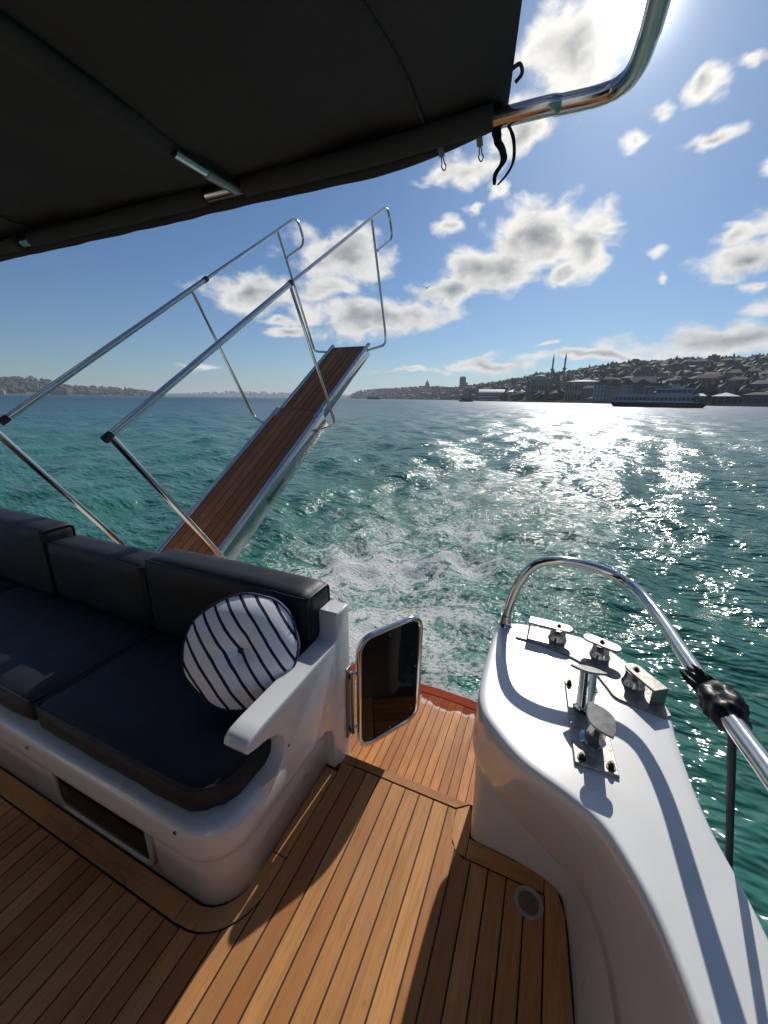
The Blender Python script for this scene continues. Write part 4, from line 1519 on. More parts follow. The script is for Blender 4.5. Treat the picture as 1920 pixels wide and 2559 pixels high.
hill('hill_left', SHORE, SKYL, DL, -95, -51.5, 90, 10, 'built-up hill on the far shore at left')
hill('hill_far', SHORF, SKYF, DF, -53, -26, 60, 6, 'low hazy wooded shore on the horizon')
hill('hill_right', SHOR, SKYR, DR, -28.6, 80, 240, 14, 'wooded hillside rising behind the waterfront')
# stone quay along the near shore
bm = bmesh.new()
prev = None
for i in range(121):
    a = -13 + 50 * i / 120
    rs = interp(a, SHOR)
    cur = [bm.verts.new(pol(a, rs - 3.0, WATER - 1)), bm.verts.new(pol(a, rs - 3.0, WATER + 1.5)), bm.verts.new(pol(a, rs + 4, WATER + 1.55)), bm.verts.new(pol(a, rs + 4, WATER - 1))]
    if prev:
        for q in range(3):
            bm.faces.new((prev[q], prev[q + 1], cur[q + 1], cur[q]))
    prev = cur
tag(obj('quay', bm, 'stone_quay'), 'dark stone quay along the far waterfront', None, None, 'structure')

# ---- woods that read as one mass
OCC = []                 # (az, r, half-angle, r range) kept clear for buildings


def free(a, r):
    return not any(abs(a - q[0]) < q[2] and q[1] - 12 < r < q[1] + q[3] for q in OCC)


def wood(name, label, n, shore, skyl, depth, a0, a1, rng_h, dens, seed, big=1.0, t0=.03):
    rs_ = random.Random(seed)
    ico = bmesh.new()
    bmesh.ops.create_icosphere(ico, subdivisions=1, radius=1.0)
    iv = np.array([v.co[:] for v in ico.verts])
    ifc = np.array([[v.index for v in f.verts] for f in ico.faces])
    ico.free()
    V, F_, Mi = [], [], []
    cnt = 0
    tries = 0
    while cnt < n and tries < n * 12:
        tries += 1
        a = rs_.uniform(a0, a1)
        t = rs_.uniform(t0, 1.03)
        rs0 = interp(a, shore)
        r = rs0 + depth(a) * t
        if rs_.random() > dens(a, t): continue
        if not free(a, r): continue
        z = height(a, r, shore, skyl, depth)
        hgt = rs_.uniform(*rng_h) * big
        wid = hgt * rs_.uniform(.42, .62)
        if rs_.random() < .12:
            wid *= .42; hgt *= 1.25          # cypress and poplar
        k = 1 + (np.random.RandomState(cnt + seed).rand(len(iv), 1) - .5) * .55
        vv = iv * k * np.array([wid, wid, hgt * .55])
        p = pol(a, r, z + hgt * .45)
        V.append(vv + np.array(p[:]))
        F_.append(ifc + cnt * len(iv))
        Mi += [rs_.choice((0, 0, 0, 1, 1, 2))] * len(ifc)
        cnt += 1
    V = np.concatenate(V); F_ = np.concatenate(F_)
    me = bpy.data.meshes.new(name)
    me.from_pydata(V.tolist(), [], F_.tolist())
    for mm in ('leaf_dark', 'leaf_mid', 'leaf_light'):
        me.materials.append(MATS[mm])
    me.polygons.foreach_set('material_index', Mi)
    o = bpy.data.objects.new(name, me)
    C.objects.link(o)
    return tag(o, label, 'woodland', None, 'stuff')


# ---- houses


def house_mesh(wd, dp, h, rh, wall, roof, flat=False):
    bm = bmesh.new()
    add_box(bm, -wd / 2, wd / 2, -dp / 2, dp / 2, -4, h)
    nf = len(bm.faces)
    if flat:
        add_box(bm, -wd / 2 - .25, wd / 2 + .25, -dp / 2 - .25, dp / 2 + .25, h + .02, h + .7)
        add_box(bm, -wd / 5, wd / 6, -dp / 5, dp / 5, h + .72, h + 2.4)
    else:
        e = .5
        v = [bm.verts.new(p) for p in ((-wd / 2 - e, -dp / 2 - e, h + .02), (wd / 2 + e, -dp / 2 - e, h + .02), (wd / 2 + e, dp / 2 + e, h + .02), (-wd / 2 - e, dp / 2 + e, h + .02), (-wd / 4, 0, h + rh), (wd / 4, 0, h + rh))]
        for f in ((0, 1, 5, 4), (2, 3, 4, 5), (1, 2, 5), (3, 0, 4), (3, 2, 1, 0)):
            bm.faces.new([v[i] for i in f])
    nr_ = len(bm.faces)
    # rows of window openings on the side that faces the water and the flanks
    st = max(1, int(h / 3))
    cols = max(2, int(wd / 3))
    for s_ in range(st):
        for c_ in range(cols):
            xx = -wd / 2 + wd * (c_ + .5) / cols
            zz = h * (s_ + .5) / st
            add_box(bm, xx - .5, xx + .5, -dp / 2 - .06, -dp / 2 + .05, zz - .7, zz + .7)
    bmesh.ops.recalc_face_normals(bm, faces=bm.faces[:])
    me = bpy.data.meshes.new('house')
    bm.faces.ensure_lookup_table()
    for i, f in enumerate(bm.faces):
        f.material_index = 0 if i < nf else 1 if i < nr_ else 2
    bm.to_mesh(me)
    bm.free()
    for mm in (wall, roof, 'dark_opening'):
        me.materials.append(MATS[mm])
    return me


HM = []
rs = random.Random(11)
for i in range(18):
    fl_ = i % 3 == 0
    HM.append(house_mesh(rs.uniform(8, 15), rs.uniform(8, 12), rs.uniform(6, 13), rs.uniform(2, 3.6), rs.choice(WALLS), rs.choice(ROOFS), fl_))


def scatter_houses(n, a0, a1, t0, t1, shore, skyl, depth, label, group, seed, dens=lambda a, t: 1, scale=1.0, mind=13):
    r_ = random.Random(seed)
    done = []
    tries = 0
    while len(done) < n and tries < 20000:
        tries += 1
        a = r_.uniform(a0, a1)
        t = r_.uniform(t0, t1)
        if r_.random() > dens(a, t): continue
        r = interp(a, shore) + depth(a) * t
        if not free(a, r): continue
        p = pol(a, r)
        if any((p - q).length < mind * scale for q in done): continue
        z = height(a, r, shore, skyl, depth)
        o = bpy.data.objects.new('hillside_house', r_.choice(HM))
        C.objects.link(o)
        o.location = (p.x, p.y, z)
        o.rotation_euler = (0, 0, rad(-a + r_.uniform(-30, 30)))
        k_ = scale * r_.uniform(.85, 1.15)
        o.scale = (k_, k_, k_)
        tag(o, label, 'house', group)
        OCC.append((a, r, math.degrees(6 * k_ / r), 9 * k_))
        done.append(p)


# ---- landmark buildings on the waterfront


def place(name, a, r, z, label, cat):
    """an Empty whose local -Y faces the camera side"""
    o = empty(name, tuple(pol(a, r, z)), label, cat)
    o.rotation_euler = (0, 0, rad(-a))
    return o


def part(parent, name, bm, mat, smooth=False):
    o = obj(name, bm, mat, None, smooth)
    o.parent = parent
    return o


def bx(x0, x1, y0, y1, z0, z1, bev=0):
    return box_bm(x0, x1, y0, y1, z0, z1, bev)


def gable(x0, x1, y0, y1, z0, rh, e=.5, along='y'):
    bm = bmesh.new()
    if along == 'y':
        v = [(x0 - e, y0 - e, z0), (x1 + e, y0 - e, z0), (x1 + e, y1 + e, z0), (x0 - e, y1 + e, z0), ((x0 + x1) / 2, y0 - e, z0 + rh), ((x0 + x1) / 2, y1 + e, z0 + rh)]
        fs = ((0, 1, 4), (2, 3, 5), (1, 2, 5, 4), (3, 0, 4, 5), (3, 2, 1, 0))
    else:
        v = [(x0 - e, y0 - e, z0), (x1 + e, y0 - e, z0), (x1 + e, y1 + e, z0), (x0 - e, y1 + e, z0), (x0 - e, (y0 + y1) / 2, z0 + rh), (x1 + e, (y0 + y1) / 2, z0 + rh)]
        fs = ((0, 1, 5, 4), (2, 3, 4, 5), (3, 0, 4), (1, 2, 5), (3, 2, 1, 0))
    V_ = [bm.verts.new(p) for p in v]
    for f in fs: bm.faces.new([V_[i] for i in f])
    return bm


def hip(x0, x1, y0, y1, z0, rh, e=.6, ridge=.3):
    bm = bmesh.new()
    cx_, cy_ = (x0 + x1) / 2, (y0 + y1) / 2
    hl = (x1 - x0) / 2 * ridge
    v = [(x0 - e, y0 - e, z0), (x1 + e, y0 - e, z0), (x1 + e, y1 + e, z0), (x0 - e, y1 + e, z0), (cx_ - hl, cy_, z0 + rh), (cx_ + hl, cy_, z0 + rh)]
    V_ = [bm.verts.new(p) for p in v]
    for f in ((0, 1, 5, 4), (2, 3, 4, 5), (1, 2, 5), (3, 0, 4), (3, 2, 1, 0)): bm.faces.new([V_[i] for i in f])
    return bm


def arch_win(parent, x_, z_, wd, h, y_, mat='dark_opening', name='window'):
    bm = bmesh.new()
    n = 6
    pts = [(x_ - wd / 2, z_), (x_ + wd / 2, z_)] + [(x_ + wd / 2 * math.cos(PI * i / n), z_ + h - wd / 2 + wd / 2 * math.sin(PI * i / n)) for i in range(n + 1)]
    A_ = [bm.verts.new((p[0], y_ - .12, p[1])) for p in pts]
    B_ = [bm.verts.new((p[0], y_ + .3, p[1])) for p in pts]
    bm.faces.new(A_)
    for i in range(len(A_)): bm.faces.new((A_[i], B_[i], B_[(i + 1) % len(A_)], A_[(i + 1) % len(A_)]))
    return part(parent, name, bm, mat)


def sq_win(parent, x_, z_, wd, h, y_, mat='far_glass', name='window'):
    return part(parent, name, bx(x_ - wd / 2, x_ + wd / 2, y_ - .12, y_ + .2, z_, z_ + h), mat)


G0 = WATER + 1.45
# mosque
mq = place('mosque', -2.35, 520, G0 + 1.5, 'grey stone mosque with lead dome and two tall pointed minarets', 'mosque')
OCC.append((-2.0, 505, 2.4, 60))
part(mq, 'hall', bx(-13, 13, 0, 26, -3, 19.5), 'stone_grey')
part(mq, 'corner_tower', bx(-14.2, -9.6, -1.0, 4, -3, 21.5), 'stone_grey')
part(mq, 'corner_tower', bx(9.6, 14.2, -1.0, 4, -3, 21.5), 'stone_grey')
part(mq, 'drum', bx(-8.5, 8.5, 4.5, 21.5, 19.52, 24), 'stone_grey')
bm = bmesh.new()
add_tube(bm, [(0, 13, 23.9)] + [(0, 13, 23.9 + 5.2 * math.sin(rad(q))) for q in (1, 15, 30, 45, 60, 75, 87)], [8.2] + [8.2 * math.cos(rad(q)) for q in (1, 15, 30, 45, 60, 75, 87)], 24)
dm = part(mq, 'dome', bm, 'lead_roof', True)
bm = bmesh.new()
add_tube(bm, [(0, 13, 29), (0, 13, 30), (0, 13, 33.5)], [.7, .25, .08], 8)
part(dm, 'finial', bm, 'lead_roof')
for q in range(6):
    arch_win(mq, -7.6 + q * 3.05, 1.5, 1.7, 7.5, 0)
    arch_win(mq, -7.6 + q * 3.05, 11.2, 1.7, 5.5, 0)
for q in (-11.9, 11.9):
    arch_win(mq, q, 2, 1.3, 7, -1.0); arch_win(mq, q, 11.5, 1.3, 5.5, -1.0)
part(mq, 'forecourt', bx(-11, 10, -9, -.01, -3, 5.5), 'stone_grey')
for (px, py, base) in ((12.6, 10, 16.0), (25.2, -2, -3)):
    bm = bmesh.new()
    zs = [(base, 1.75), (20, 1.65), (21.2, 1.65), (22, 1.35), (33.0, 1.2), (34.2, 2.1), (35.6, 2.15), (35.7, 1.0), (44, .92), (44.5, 1.15), (45, 1.1), (52.5, .06)]
    add_tube(bm, [(px, py, z_) for z_, _ in zs], [r2_ for _, r2_ in zs], 12)
    part(mq, 'minaret', bm, 'stone_pale', 'auto')

# palace with arcaded front
pa = place('waterfront_palace', 2.85, 452, G0, 'long pale stone palace with tall arched windows on the quay', 'building')
OCC.append((2.85, 445, 2.4, 40))
part(pa, 'wall', bx(-16, 16, 0, 16, -2, 18.3), 'stone_pale')
part(pa, 'cornice', bx(-16.6, 16.6, -.7, 16.6, 18.32, 19.3), 'stone_pale')
part(pa, 'string_course', bx(-16.3, 16.3, -.4, -.02, 8.6, 9.2), 'stone_pale')
part(pa, 'roof', hip(-15, 15, 1, 15, 19.32, 1.6), 'lead_roof')
for q in range(11):
    x_ = -14 + 2.8 * q
    arch_win(pa, x_, 1.6, 1.3, 5.6, 0)
    arch_win(pa, x_, 10.4, 1.4, 6.2, 0)
    part(pa, 'pilaster', bx(x_ + 1.2, x_ + 1.6, -.3, -.015, 0, 18.3), 'stone_pale')
tent = place('quay_awning', 3.95, 415, G0, 'small white slanted awning on the quay before the palace', 'awning')
bm = bmesh.new()
V_ = [bm.verts.new(p) for p in ((-3.5, -1.5, 2.6), (3.5, -1.5, 4.2), (3.5, 2, 4.6), (-3.5, 2, 3.0), (-3.5, -1.5, 2.4), (3.5, -1.5, 4.0), (3.5, 2, 4.4), (-3.5, 2, 2.8))]
for f in ((0, 1, 2, 3), (7, 6, 5, 4), (0, 4, 5, 1), (1, 5, 6, 2), (2, 6, 7, 3), (3, 7, 4, 0)): bm.faces.new([V_[i] for i in f])
part(tent, 'cover', bm, 'white_paint')
for px in (-3.2, 3.2):
    part(tent, 'leg', bx(px - .08, px + .08, .2, .36, -.3, 2.75 if px < 0 else 4.3), 'lead_roof')

# gabled waterside houses behind the ferry
yl = [(4.9, 405, 11, 14.5, 4.2, 'pale_blue_paint', 'pale blue gabled waterside house next to the palace'),
      (6.35, 398, 9.5, 13.0, 4.4, 'wall_0', 'narrow white gabled waterside house among the blue ones'),
      (7.75, 392, 10.5, 14.0, 4.6, 'pale_blue_paint', 'pale blue gabled waterside house just left of the ferry cabin'),
      (9.2, 386, 10.5, 14.6, 3.4, 'wall_3', 'grey waterside house behind the ferry'),
      (10.7, 384, 11.0, 12.0, 3.2, 'wall_5', 'brown waterside house behind the ferry mast')]
for (a, r, wd, h, rh, mt, lab) in yl:
    y_ = place('waterside_house', a, r, G0, lab, 'house')
    y_['group'] = 'waterside houses'
    OCC.append((a, r, math.degrees(wd / 2 / r) + .1, 18))
    part(y_, 'wall', bx(-wd / 2, wd / 2, 0, 12, -2, h), mt)
    part(y_, 'roof', gable(-wd / 2, wd / 2, 0, 12, h + .02, rh, .6), 'roof_1')
    bm = bmesh.new()
    V_ = [bm.verts.new(p) for p in ((-wd / 2, -.03, h), (wd / 2, -.03, h), (0, -.03, h + rh * .96))]
    bm.faces.new(V_)
    for s_ in range(4):
        for q in range(4):
            sq_win(y_, -wd / 2 + wd * (q + .5) / 4, .9 + s_ * h / 4.15, 1.1, 1.9, 0)
gb = place('gabled_building', 9.3, 452, G0 + 5, 'tall green-grey gabled house with broad sunlit roof above the ferry', 'building')
OCC.append((9.3, 446, 1.5, 26))
part(gb, 'wall', bx(-9, 9, 0, 16, -9, 13.0), 'wall_3')
part(gb, 'roof', gable(-9, 9, 0, 16, 13.02, 5.4, .8, 'x'), 'roof_4')
for q in range(5):
    sq_win(gb, -7 + q * 3.5, 8.6, 1.3, 2.2, 0); sq_win(gb, -7 + q * 3.5, 4.2, 1.3, 2.2, 0)

# pavilion and quay sheds at the right edge
pv = place('quay_pavilion', 17.05, 321, G0, 'low quay pavilion with bright white pyramid roof', 'pavilion')
OCC.append((17.05, 318, 1.7, 18))
part(pv, 'wall', bx(-6.3, 6.3, .8, 9, -1, 4.3), 'dark_opening')
part(pv, 'roof', hip(-6.4, 6.4, .4, 9.4, 4.32, 2.2, .6, .05), 'white_paint')
for q in range(5):
    part(pv, 'post', bx(-6.3 + 3.1 * q, -6.0 + 3.1 * q, .1, .4, -1, 4.3), 'lead_roof')
sh_ = place('quay_shed', 19.6, 322, G0, 'long dark brown quay building right of the white-roofed pavilion', 'building')
OCC.append((19.6, 320, 1.6, 15))
part(sh_, 'wall', bx(-6.5, 8, 0, 9, -1, 5.2), 'wall_5')
part(sh_, 'roof', hip(-6.5, 8, 0, 9, 5.22, 1.6), 'roof_3')
for q in range(6): sq_win(sh_, -5.2 + 2.3 * q, 1.2, 1.2, 2.0, 0)

# terminal, red-roofed house, tower blocks
te = place('ferry_terminal', -8.35, 652, G0, 'long white and blue ferry terminal with curved roof', 'building')
OCC.append((-8.35, 645, 2.1, 50))
part(te, 'wall', bx(-19, 19, 0, 22, -2, 12.0), 'pale_blue_paint')
bm = bmesh.new()
rows_ = [[Vector((-19.8, y_, 12.02 + 4.4 * math.sin(PI * (y_ + 1) / 25))) for y_ in np.linspace(-1, 24, 12)], [Vector((19.8, y_, 12.02 + 4.4 * math.sin(PI * (y_ + 1) / 25))) for y_ in np.linspace(-1, 24, 12)]]
part(te, 'roof', loft(rows_, False), 'white_paint', True)
for z_ in (2.0, 6.2):
    for q in range(14):
        sq_win(te, -17.2 + 2.65 * q, z_, 2.1, 2.2, 0)
part(te, 'balcony', bx(-19.4, 19.4, -1.2, -.02, 4.9, 5.6), 'white_paint')
orr = place('red_roofed_building', -5.05, 585, G0, 'pale building with orange-red roof left of the mosque', 'building')
OCC.append((-5.05, 580, 1.5, 26))
part(orr, 'wall', bx(-11.5, 11.5, 0, 14, -2, 11.5), 'wall_0')
part(orr, 'roof', hip(-11.5, 11.5, 0, 14, 11.52, 3.2, .8, .5), 'white_paint')
part(orr, 'upper_wall', bx(-3.5, 5, 4, 12, 13, 16.2), 'orange_tile')
part(orr, 'upper_roof', hip(-3.5, 5, 4, 12, 16.22, 4.0, .6, .1), 'orange_tile')
for q in range(7):
    for s_ in range(3): sq_win(orr, -9.6 + 3.2 * q, 1 + 3.5 * s_, 1.3, 1.9, 0)


def on_right(a, t):
    r = interp(a, SHOR) + DR(a) * t
    return r, height(a, r, SHOR, SKYR, DR)


r, z = on_right(-12.25, .75)
tb = place('tower_block', -12.25, r, z, 'dark slab tower block standing alone on the skyline', 'tower')
OCC.append((-12.25, r, 1.0, 40))
hw_ = r * math.tan(rad(.52))
zt = CAM_H + r * math.tan(rad(2.95)) - z
part(tb, 'shaft', bx(-hw_, hw_ * .62, 0, 20, -12, zt), 'wall_3')
part(tb, 'wing', bx(hw_ * .62, hw_ * 1.15, 2, 18, -12, zt * .62), 'wall_3')
part(tb, 'crown', bx(-hw_ * .8, hw_ * .4, 2, 18, zt + .02, zt + 2.5), 'lead_roof')
for s_ in range(int(zt / 3.3)):
    sq_win(tb, -hw_ * .19, 1 + 3.3 * s_, hw_ * 1.45, 1.5, 0, 'far_glass', 'window_band')
r, z = on_right(-17.6, .85)
t2 = place('domed_tower', -17.6, r, z, 'distant building with a small domed tower on the hazy ridge', 'tower')
zt = CAM_H + r * math.tan(rad(2.15)) - z
part(t2, 'podium', bx(-26, 26, 0, 24, -15, max(4, CAM_H + r * math.tan(rad(1.80)) - z)), 'wall_1')
part(t2, 'shaft', bx(3, 21, 2, 20, -15, zt), 'wall_1')
bm = bmesh.new()
add_tube(bm, [(12, 11, zt), (12, 11, zt + 5), (12, 11, zt + 9), (12, 11, zt + 16)], [7.5, 7, 3.5, .2], 14)
part(t2, 'dome', bm, 'lead_roof', 'auto')

# left shore buildings at the water
lb = place('harbour_building', -61.25, 2010, G0, 'tall white building at the water on the left shore', 'building')
OCC.append((-61.25, 2000, .5, 40))
part(lb, 'wall', bx(-8, 8, 0, 18, -2, 22), 'white_paint')
part(lb, 'roof', hip(-8, 8, 0, 18, 22.02, 4), 'roof_2')
lb = place('harbour_building', -62.2, 1985, G0, 'long dark harbour building beside the white one on the left shore', 'building')
OCC.append((-62.2, 1975, .9, 50))
part(lb, 'wall', bx(-25, 25, 0, 30, -2, 17.5), 'wall_3')
part(lb, 'roof', bx(-26, 26, -1, 31, 17.52, 19), 'lead_roof')
lb = place('harbour_building', -59.0, 2110, G0, 'cluster-like low white building on the left waterline', 'building')
lb['label'] = 'low white building with brown roof on the left waterline'
part(lb, 'wall', bx(-20, 20, 0, 18, -2, 12), 'wall_0')
part(lb, 'roof', hip(-20, 20, 0, 18, 12.02, 4), 'roof_2')

# hillside houses, then the woods round them
scatter_houses(56, 7, 24, .30, .93, SHOR, SKYR, DR, 'pale apartment house packed among roofs on the right hillside', 'apartment houses on the right hillside', 5)
scatter_houses(46, 3, 24, .04, .40, SHOR, SKYR, DR, 'small tiled house between trees low on the right hillside', 'small houses low on the right hillside', 6)
scatter_houses(26, -24, -9, .05, .75, SHOR, SKYR, DR, 'distant grey house on the hazy middle shore', 'houses on the middle shore', 8, scale=1.6, mind=24)
scatter_houses(110, -74, -52.5, .02, .95, SHORE, SKYL, DL, 'tiny white house with brown roof on the left hill', 'houses on the left hill', 9, scale=1.5, mind=17)


def dens_r(a, t):
    if a < -11: return .5
    if a < 7: return .95
    return .62 + .4 * (t > .85) + .3 * (t < .3)


wood('woodland', 'dark green wood covering the hillside behind the waterfront', 5200, SHOR, SKYR, DR, -28, 40, (7, 12), dens_r, 21)
wood('woodland', 'green wood between the houses of the left hill', 900, SHORE, SKYL, DL, -80, -52, (9, 14), lambda a, t: .75, 22, 1.35)
wood('woodland', 'hazy wood on the far horizon shore', 420, SHORF, SKYF, DF, -52, -27, (12, 18), lambda a, t: 1.0, 23, 2.0)


# ---- single trees one can pick out
def tree_parts(kind, seed):
    r_ = random.Random(seed)
    bt = bmesh.new()
    add_tube(bt, [(0, 0, -1.5), (0, 0, 1.5), (.15, .1, 4)], [.34, .26, .14], 7)
    for q in range(3):
        a = r_.uniform(0, 6.28)
        add_tube(bt, [(0, 0, 2.2), (math.cos(a) * 1.3, math.sin(a) * 1.3, 4.2)], [.14, .05], 5)
    mt = bpy.data.meshes.new('trunk'); bt.to_mesh(mt); bt.free(); mt.materials.append(MATS['bark'])
    bc = bmesh.new()
    if kind == 'cypress':
        cl = [((r_.uniform(-.35, .35), r_.uniform(-.35, .35), 1.6 + i * 1.15), 1.15 * (1 - i / 10.5)) for i in range(10)]
    elif kind == 'pine':
        cl = [((r_.uniform(-2.6, 2.6), r_.uniform(-2.2, 2.2), 7.2 + r_.uniform(-.5, .9)), r_.uniform(1.1, 1.7)) for i in range(9)]
    else:
        cl = []
        for i in range(16):
            a = r_.uniform(0, 6.28); q = r_.uniform(0, 2.5)
            cl.append(((q * math.cos(a), q * math.sin(a), 3.2 + r_.uniform(0, 4.2) * (1 - q / 5)), r_.uniform(.9, 1.6)))
    for c_, rad_ in cl:
        for q in range(34):
            d = Vector((r_.gauss(0, 1), r_.gauss(0, 1), r_.gauss(0, 1))).normalized() * rad_ * r_.uniform(.55, 1.08)
            p = Vector(c_) + d
            s_ = r_.uniform(.22, .5)
            u = Vector((r_.gauss(0, 1), r_.gauss(0, 1), r_.gauss(0, 1))).normalized()
            v = u.orthogonal().normalized()
            bc.faces.new([bc.verts.new(p + u * s_), bc.verts.new(p + v * s_), bc.verts.new(p - u * s_ * .8), bc.verts.new(p - v * s_ * .7)])
    mc = bpy.data.meshes.new('crown'); bc.to_mesh(mc); bc.free()
    mc.materials.append(MATS['leaf_dark' if kind != 'round' else r_.choice(('leaf_mid', 'leaf_dark', 'leaf_light'))])
    return mt, mc


TREES = {k: [tree_parts(k, s_) for s_ in range(3)] for k in ('cypress', 'pine', 'round')}
tr_n = 0


def tree(kind, a, r, z, hk, label, group):
    global tr_n
    mt, mc = TREES[kind][tr_n % 3]
    tr_n += 1
    root = empty({'cypress': 'cypress_tree', 'pine': 'pine_tree', 'round': 'broadleaf_tree'}[kind], tuple(pol(a, r, z)), label, 'tree', group)
    root.scale = (hk, hk, hk)
    root.rotation_euler = (0, 0, tr_n * 1.7)
    for nm, me in (('trunk', mt), ('crown', mc)):
        o = bpy.data.objects.new(nm, me)
        C.objects.link(o)
        o.parent = root


for i in range(16):
    a = -9.2 + i * .44 + random.uniform(-.12, .12)
    r, z = on_right(a, 1.0)
    tree('cypress', a, r, z - .5, random.uniform(.95, 1.35), 'pointed cypress in the row along the ridge left of the mosque', 'cypresses on the ridge')
for i in range(5):
    a = 4.9 + i * .55
    r, z = on_right(a, 1.0)
    tree('pine', a, r, z - .3, random.uniform(1.0, 1.25), 'flat-topped pine standing on the skyline above the waterside houses', 'umbrella pines on the skyline')
for (a, t, k_, lab) in ((12.4, .09, 1.15, 'dark round tree just right of the ferry mast'), (14.6, .06, 1.0, 'dark tree left of the white-roofed pavilion'), (16.6, .12, 1.35, 'large dark tree above the white-roofed pavilion'),
                        (18.6, .10, 1.4, 'bright green tree right of the white-roofed pavilion'), (19.8, .14, 1.3, 'leafy green tree at the right edge of the waterfront'), (-.6, .05, .9, 'low green tree before the mosque wall'),
                        (-1.9, .045, .75, 'small green tree at the foot of the mosque')):
    r, z = on_right(a, t)
    if a < 0: r, z = (505 if a > -1 else 508), G0
    tree('round', a, r, z, k_, lab, None)


# ------------------------------------------------------------------ vessels
def hull_bm(L, B, z0, z1, rake=.12, n=14):
    """double-ended ferry hull along x"""
    def loop(k, z):
        P_ = []
        for i in range(n + 1):
            u = -1 + 2 * i / n
            P_.append(Vector((u * L / 2 * k, -B / 2 * (1 - abs(u) ** 5) ** .8 * k ** .5, z)))
        for i in range(1, n):
            u = 1 - 2 * i / n
            P_.append(Vector((u * L / 2 * k, B / 2 * (1 - abs(u) ** 5) ** .8 * k ** .5, z)))
        return P_
    return loft([loop(1 - rake, z0), loop(1 - rake * .45, z0 + (z1 - z0) * .45), loop(1.0, z1)], True, True, True)


fr = place('passenger_ferry', 10.95, 186, WATER, 'large white passenger ferry with dark red hull crossing before the shore', 'ferry')
L = 2 * 186 * math.tan(rad(4.75))
part(fr, 'hull', hull_bm(L, 8.0, -.8, 1.75), 'ferry_dark', 'auto')
part(fr, 'boot_stripe', hull_bm(L * .975, 8.05, -.75, .75), 'ferry_red', 'auto')
part(fr, 'rubbing_strake', hull_bm(L * 1.002, 8.2, 1.76, 1.95, .004), 'ferry_white', 'auto')
part(fr, 'main_cabin', bx(-L * .44, L * .36, -3.4, 3.4, 1.96, 4.1), 'ferry_white')
for q in range(19):
    sq_win(fr, -L * .425 + q * (L * .77 / 18), 2.45, L * .77 / 18 * .72, 1.15, -3.4)
part(fr, 'upper_deck', bx(-L * .455, L * .40, -3.8, 3.8, 4.12, 4.75), 'ferry_white')
part(fr, 'saloon', bx(-L * .02, L * .335, -2.9, 2.9, 4.77, 6.6), 'ferry_white')
for q in range(7):
    sq_win(fr, 0 + q * (L * .32 / 6.3), 5.25, L * .32 / 7.2, .95, -2.9)
part(fr, 'saloon_roof', bx(-L * .04, L * .36, -3.2, 3.2, 6.62, 6.95), 'ferry_white')
part(fr, 'open_deck_roof', bx(-L * .16, L * .12, -2.9, 2.9, 7.5, 7.75), 'pale_blue_paint')
for q in range(6):
    part(fr, 'roof_post', bx(-L * .15 + q * L * .05, -L * .15 + q * L * .05 + .12, -2.8, -2.68, 4.77 if q < 3 else 6.96, 7.49), 'ferry_white')
part(fr, 'wheelhouse', bx(L * .13, L * .20, -1.6, 1.6, 6.97, 8.2), 'ferry_white')
part(fr, 'bow_ramp', hip(L * .37, L * .47, -2.5, 2.5, 4.2, .9, .1), 'ferry_white')
part(fr, 'bow_bulwark', bx(L * .40, L * .475, -2.8, 2.8, 1.96, 2.9), 'wall_3')
bm = bmesh.new()
add_tube(bm, [(L * .09, 0, 7.7), (L * .10, 0, 12.2)], [.14, .05], 7)
add_box(bm, L * .094, L * .102, -.9, .9, 10.2, 10.35)
part(fr, 'mast', bm, 'ferry_white')
for q in range(40):
    if q % 2: continue
    part(fr, 'stanchion', bx(-L * .45 + q * L * .85 / 39, -L * .45 + q * L * .85 / 39 + .06, -3.75, -3.69, 4.76, 5.6), 'ferry_white')
part(fr, 'railing', bx(-L * .45, L * .40, -3.78, -3.68, 5.6, 5.68), 'ferry_white')
bm = bmesh.new()
V_ = [bm.verts.new(p) for p in ((L * .17, -3.52, 4.1), (L * .185, -3.52, 4.1), (L * .235, -3.52, 2.0), (L * .22, -3.52, 2.0), (L * .17, -3.42, 4.1), (L * .185, -3.42, 4.1), (L * .235, -3.42, 2.0), (L * .22, -3.42, 2.0))]
for f in ((0, 1, 2, 3), (7, 6, 5, 4), (0, 4, 5, 1), (1, 5, 6, 2), (2, 6, 7, 3), (3, 7, 4, 0)): bm.faces.new([V_[i] for i in f])
part(fr, 'stairway', bm, 'ferry_white')

sf = place('small_ferry', -11.7, 400, WATER, 'small dark motor ferry heading away below the tower block', 'boat')
part(sf, 'hull', hull_bm(14, 4.2, -.5, 1.5), 'ferry_dark', 'auto')
part(sf, 'cabin', bx(-4.8, 4.4, -1.6, 1.6, 1.52, 3.4), 'wall_3')
for q in range(6): sq_win(sf, -4.0 + 1.5 * q, 2.0, 1.0, .8, -1.6)
part(sf, 'awning', bx(-5.5, 5.2, -1.9, 1.9, 4.6, 4.8), 'wall_1')
for q in range(4): part(sf, 'post', bx(-5 + 3.3 * q, -4.9 + 3.3 * q, -1.7, -1.6, 1.5, 4.6), 'wall_1')
sp_ = place('distant_ship', -24.75, 1020, WATER, 'low dark green ship far out by the end of the gangway', 'ship')
part(sp_, 'hull', hull_bm(36, 8, -1, 3.2), 'ferry_dark', 'auto')
part(sp_, 'superstructure', bx(-14, 11, -2.6, 2.6, 3.22, 6.6), 'lead_roof')
part(sp_, 'bridge', bx(-12, -8, -2.4, 2.4, 6.62, 8.4), 'lead_roof')
for q in range(9): sq_win(sp_, -12 + 2.6 * q, 4.2, 1.6, 1.2, -2.6)
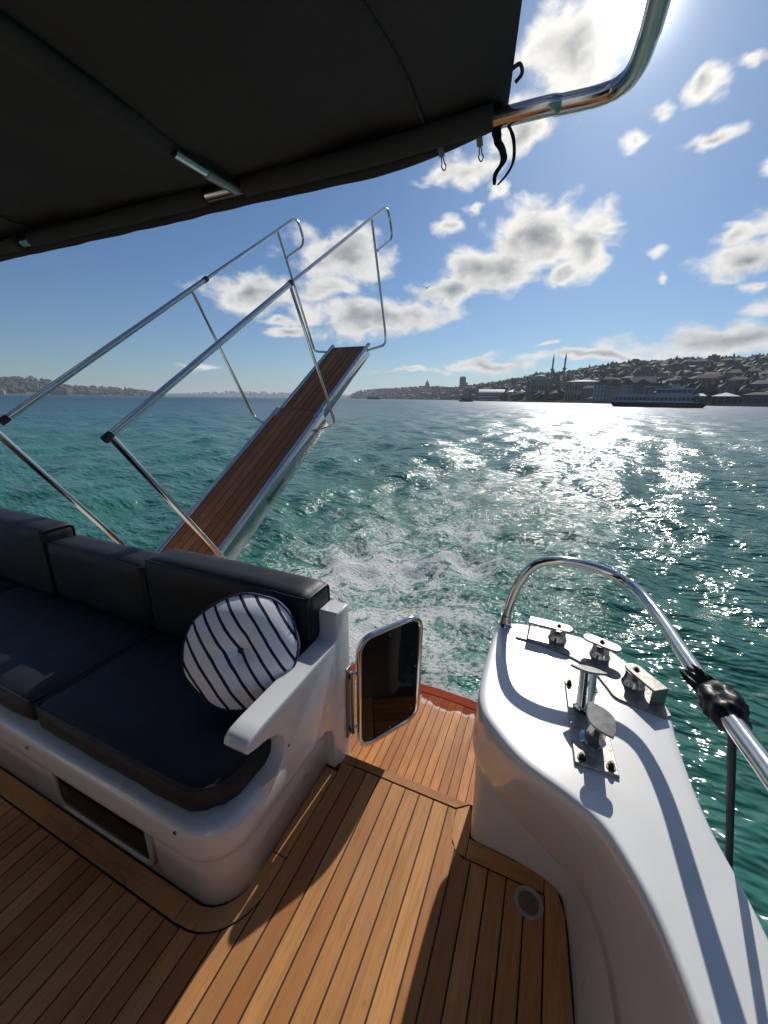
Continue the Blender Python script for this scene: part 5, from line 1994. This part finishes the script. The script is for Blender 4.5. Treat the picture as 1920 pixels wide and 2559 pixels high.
for i, (a, r, L_, lab) in enumerate(((-65.0, 1780, 26, 'long white motor yacht lying off the left shore'), (-63.2, 1820, 16, 'white boat behind the gangway rail on the left shore'), (-46.9, 3300, 40, 'tiny white boat far out on the horizon'))):
    b2_ = place('white_boat', a, r, WATER, lab, 'boat')
    part(b2_, 'hull', hull_bm(L_, L_ * .25, -.5, 2.2), 'white_paint', 'auto')
    part(b2_, 'cabin', bx(-L_ * .28, L_ * .25, -L_ * .08, L_ * .08, 2.22, 4.6), 'white_paint')
    sq_win(b2_, 0, 3.0, L_ * .4, .8, -L_ * .08)
# a gull
gu = empty('seagull', tuple(pol(-17.8, 60, 1.5 + 60 * math.tan(rad(13.8)))), 'single dark gull flying below the large cloud', 'bird')
bm = bmesh.new()
rows_ = []
for i in range(9):
    u = -1 + i / 4
    rows_.append([Vector((u * .62, -.08 - .12 * abs(u), .16 * math.sin(abs(u) * 2.2))), Vector((u * .62, .10 - .22 * abs(u), .16 * math.sin(abs(u) * 2.2) + .006)), Vector((u * .62, -.08 - .12 * abs(u), .16 * math.sin(abs(u) * 2.2) + .014))])
part(gu, 'wings', loft(rows_, True, True, True), 'stone_grey')
bm = bmesh.new()
add_tube(bm, [(0, -.26, 0), (0, -.16, .0), (0, 0, 0), (0, .16, .01), (0, .27, .03), (0, .33, .02)], [.03, .06, .075, .06, .045, .01], 8)
part(gu, 'body', bm, 'stone_grey', True)

# ------------------------------------------------------------------ haze
hm_, ht_, hb_ = new_mat('haze_air')
ht_.t.nodes.remove(hb_)
pvn = ht_.n('ShaderNodeVolumePrincipled')
pvn.inputs['Color'].default_value = (.80, .90, 1.0, 1)
pvn.inputs['Density'].default_value = .00011
pvn.inputs['Anisotropy'].default_value = .25
ht_.t.links.new(pvn.outputs[0], hm_.node_tree.nodes['Material Output'].inputs['Volume'])
hz = obj('haze', box_bm(-10500, 10500, -10500, 10500, WATER - 1.6, 190), 'haze_air')
tag(hz, 'thin pale blue haze over the strait', None, None, 'stuff')
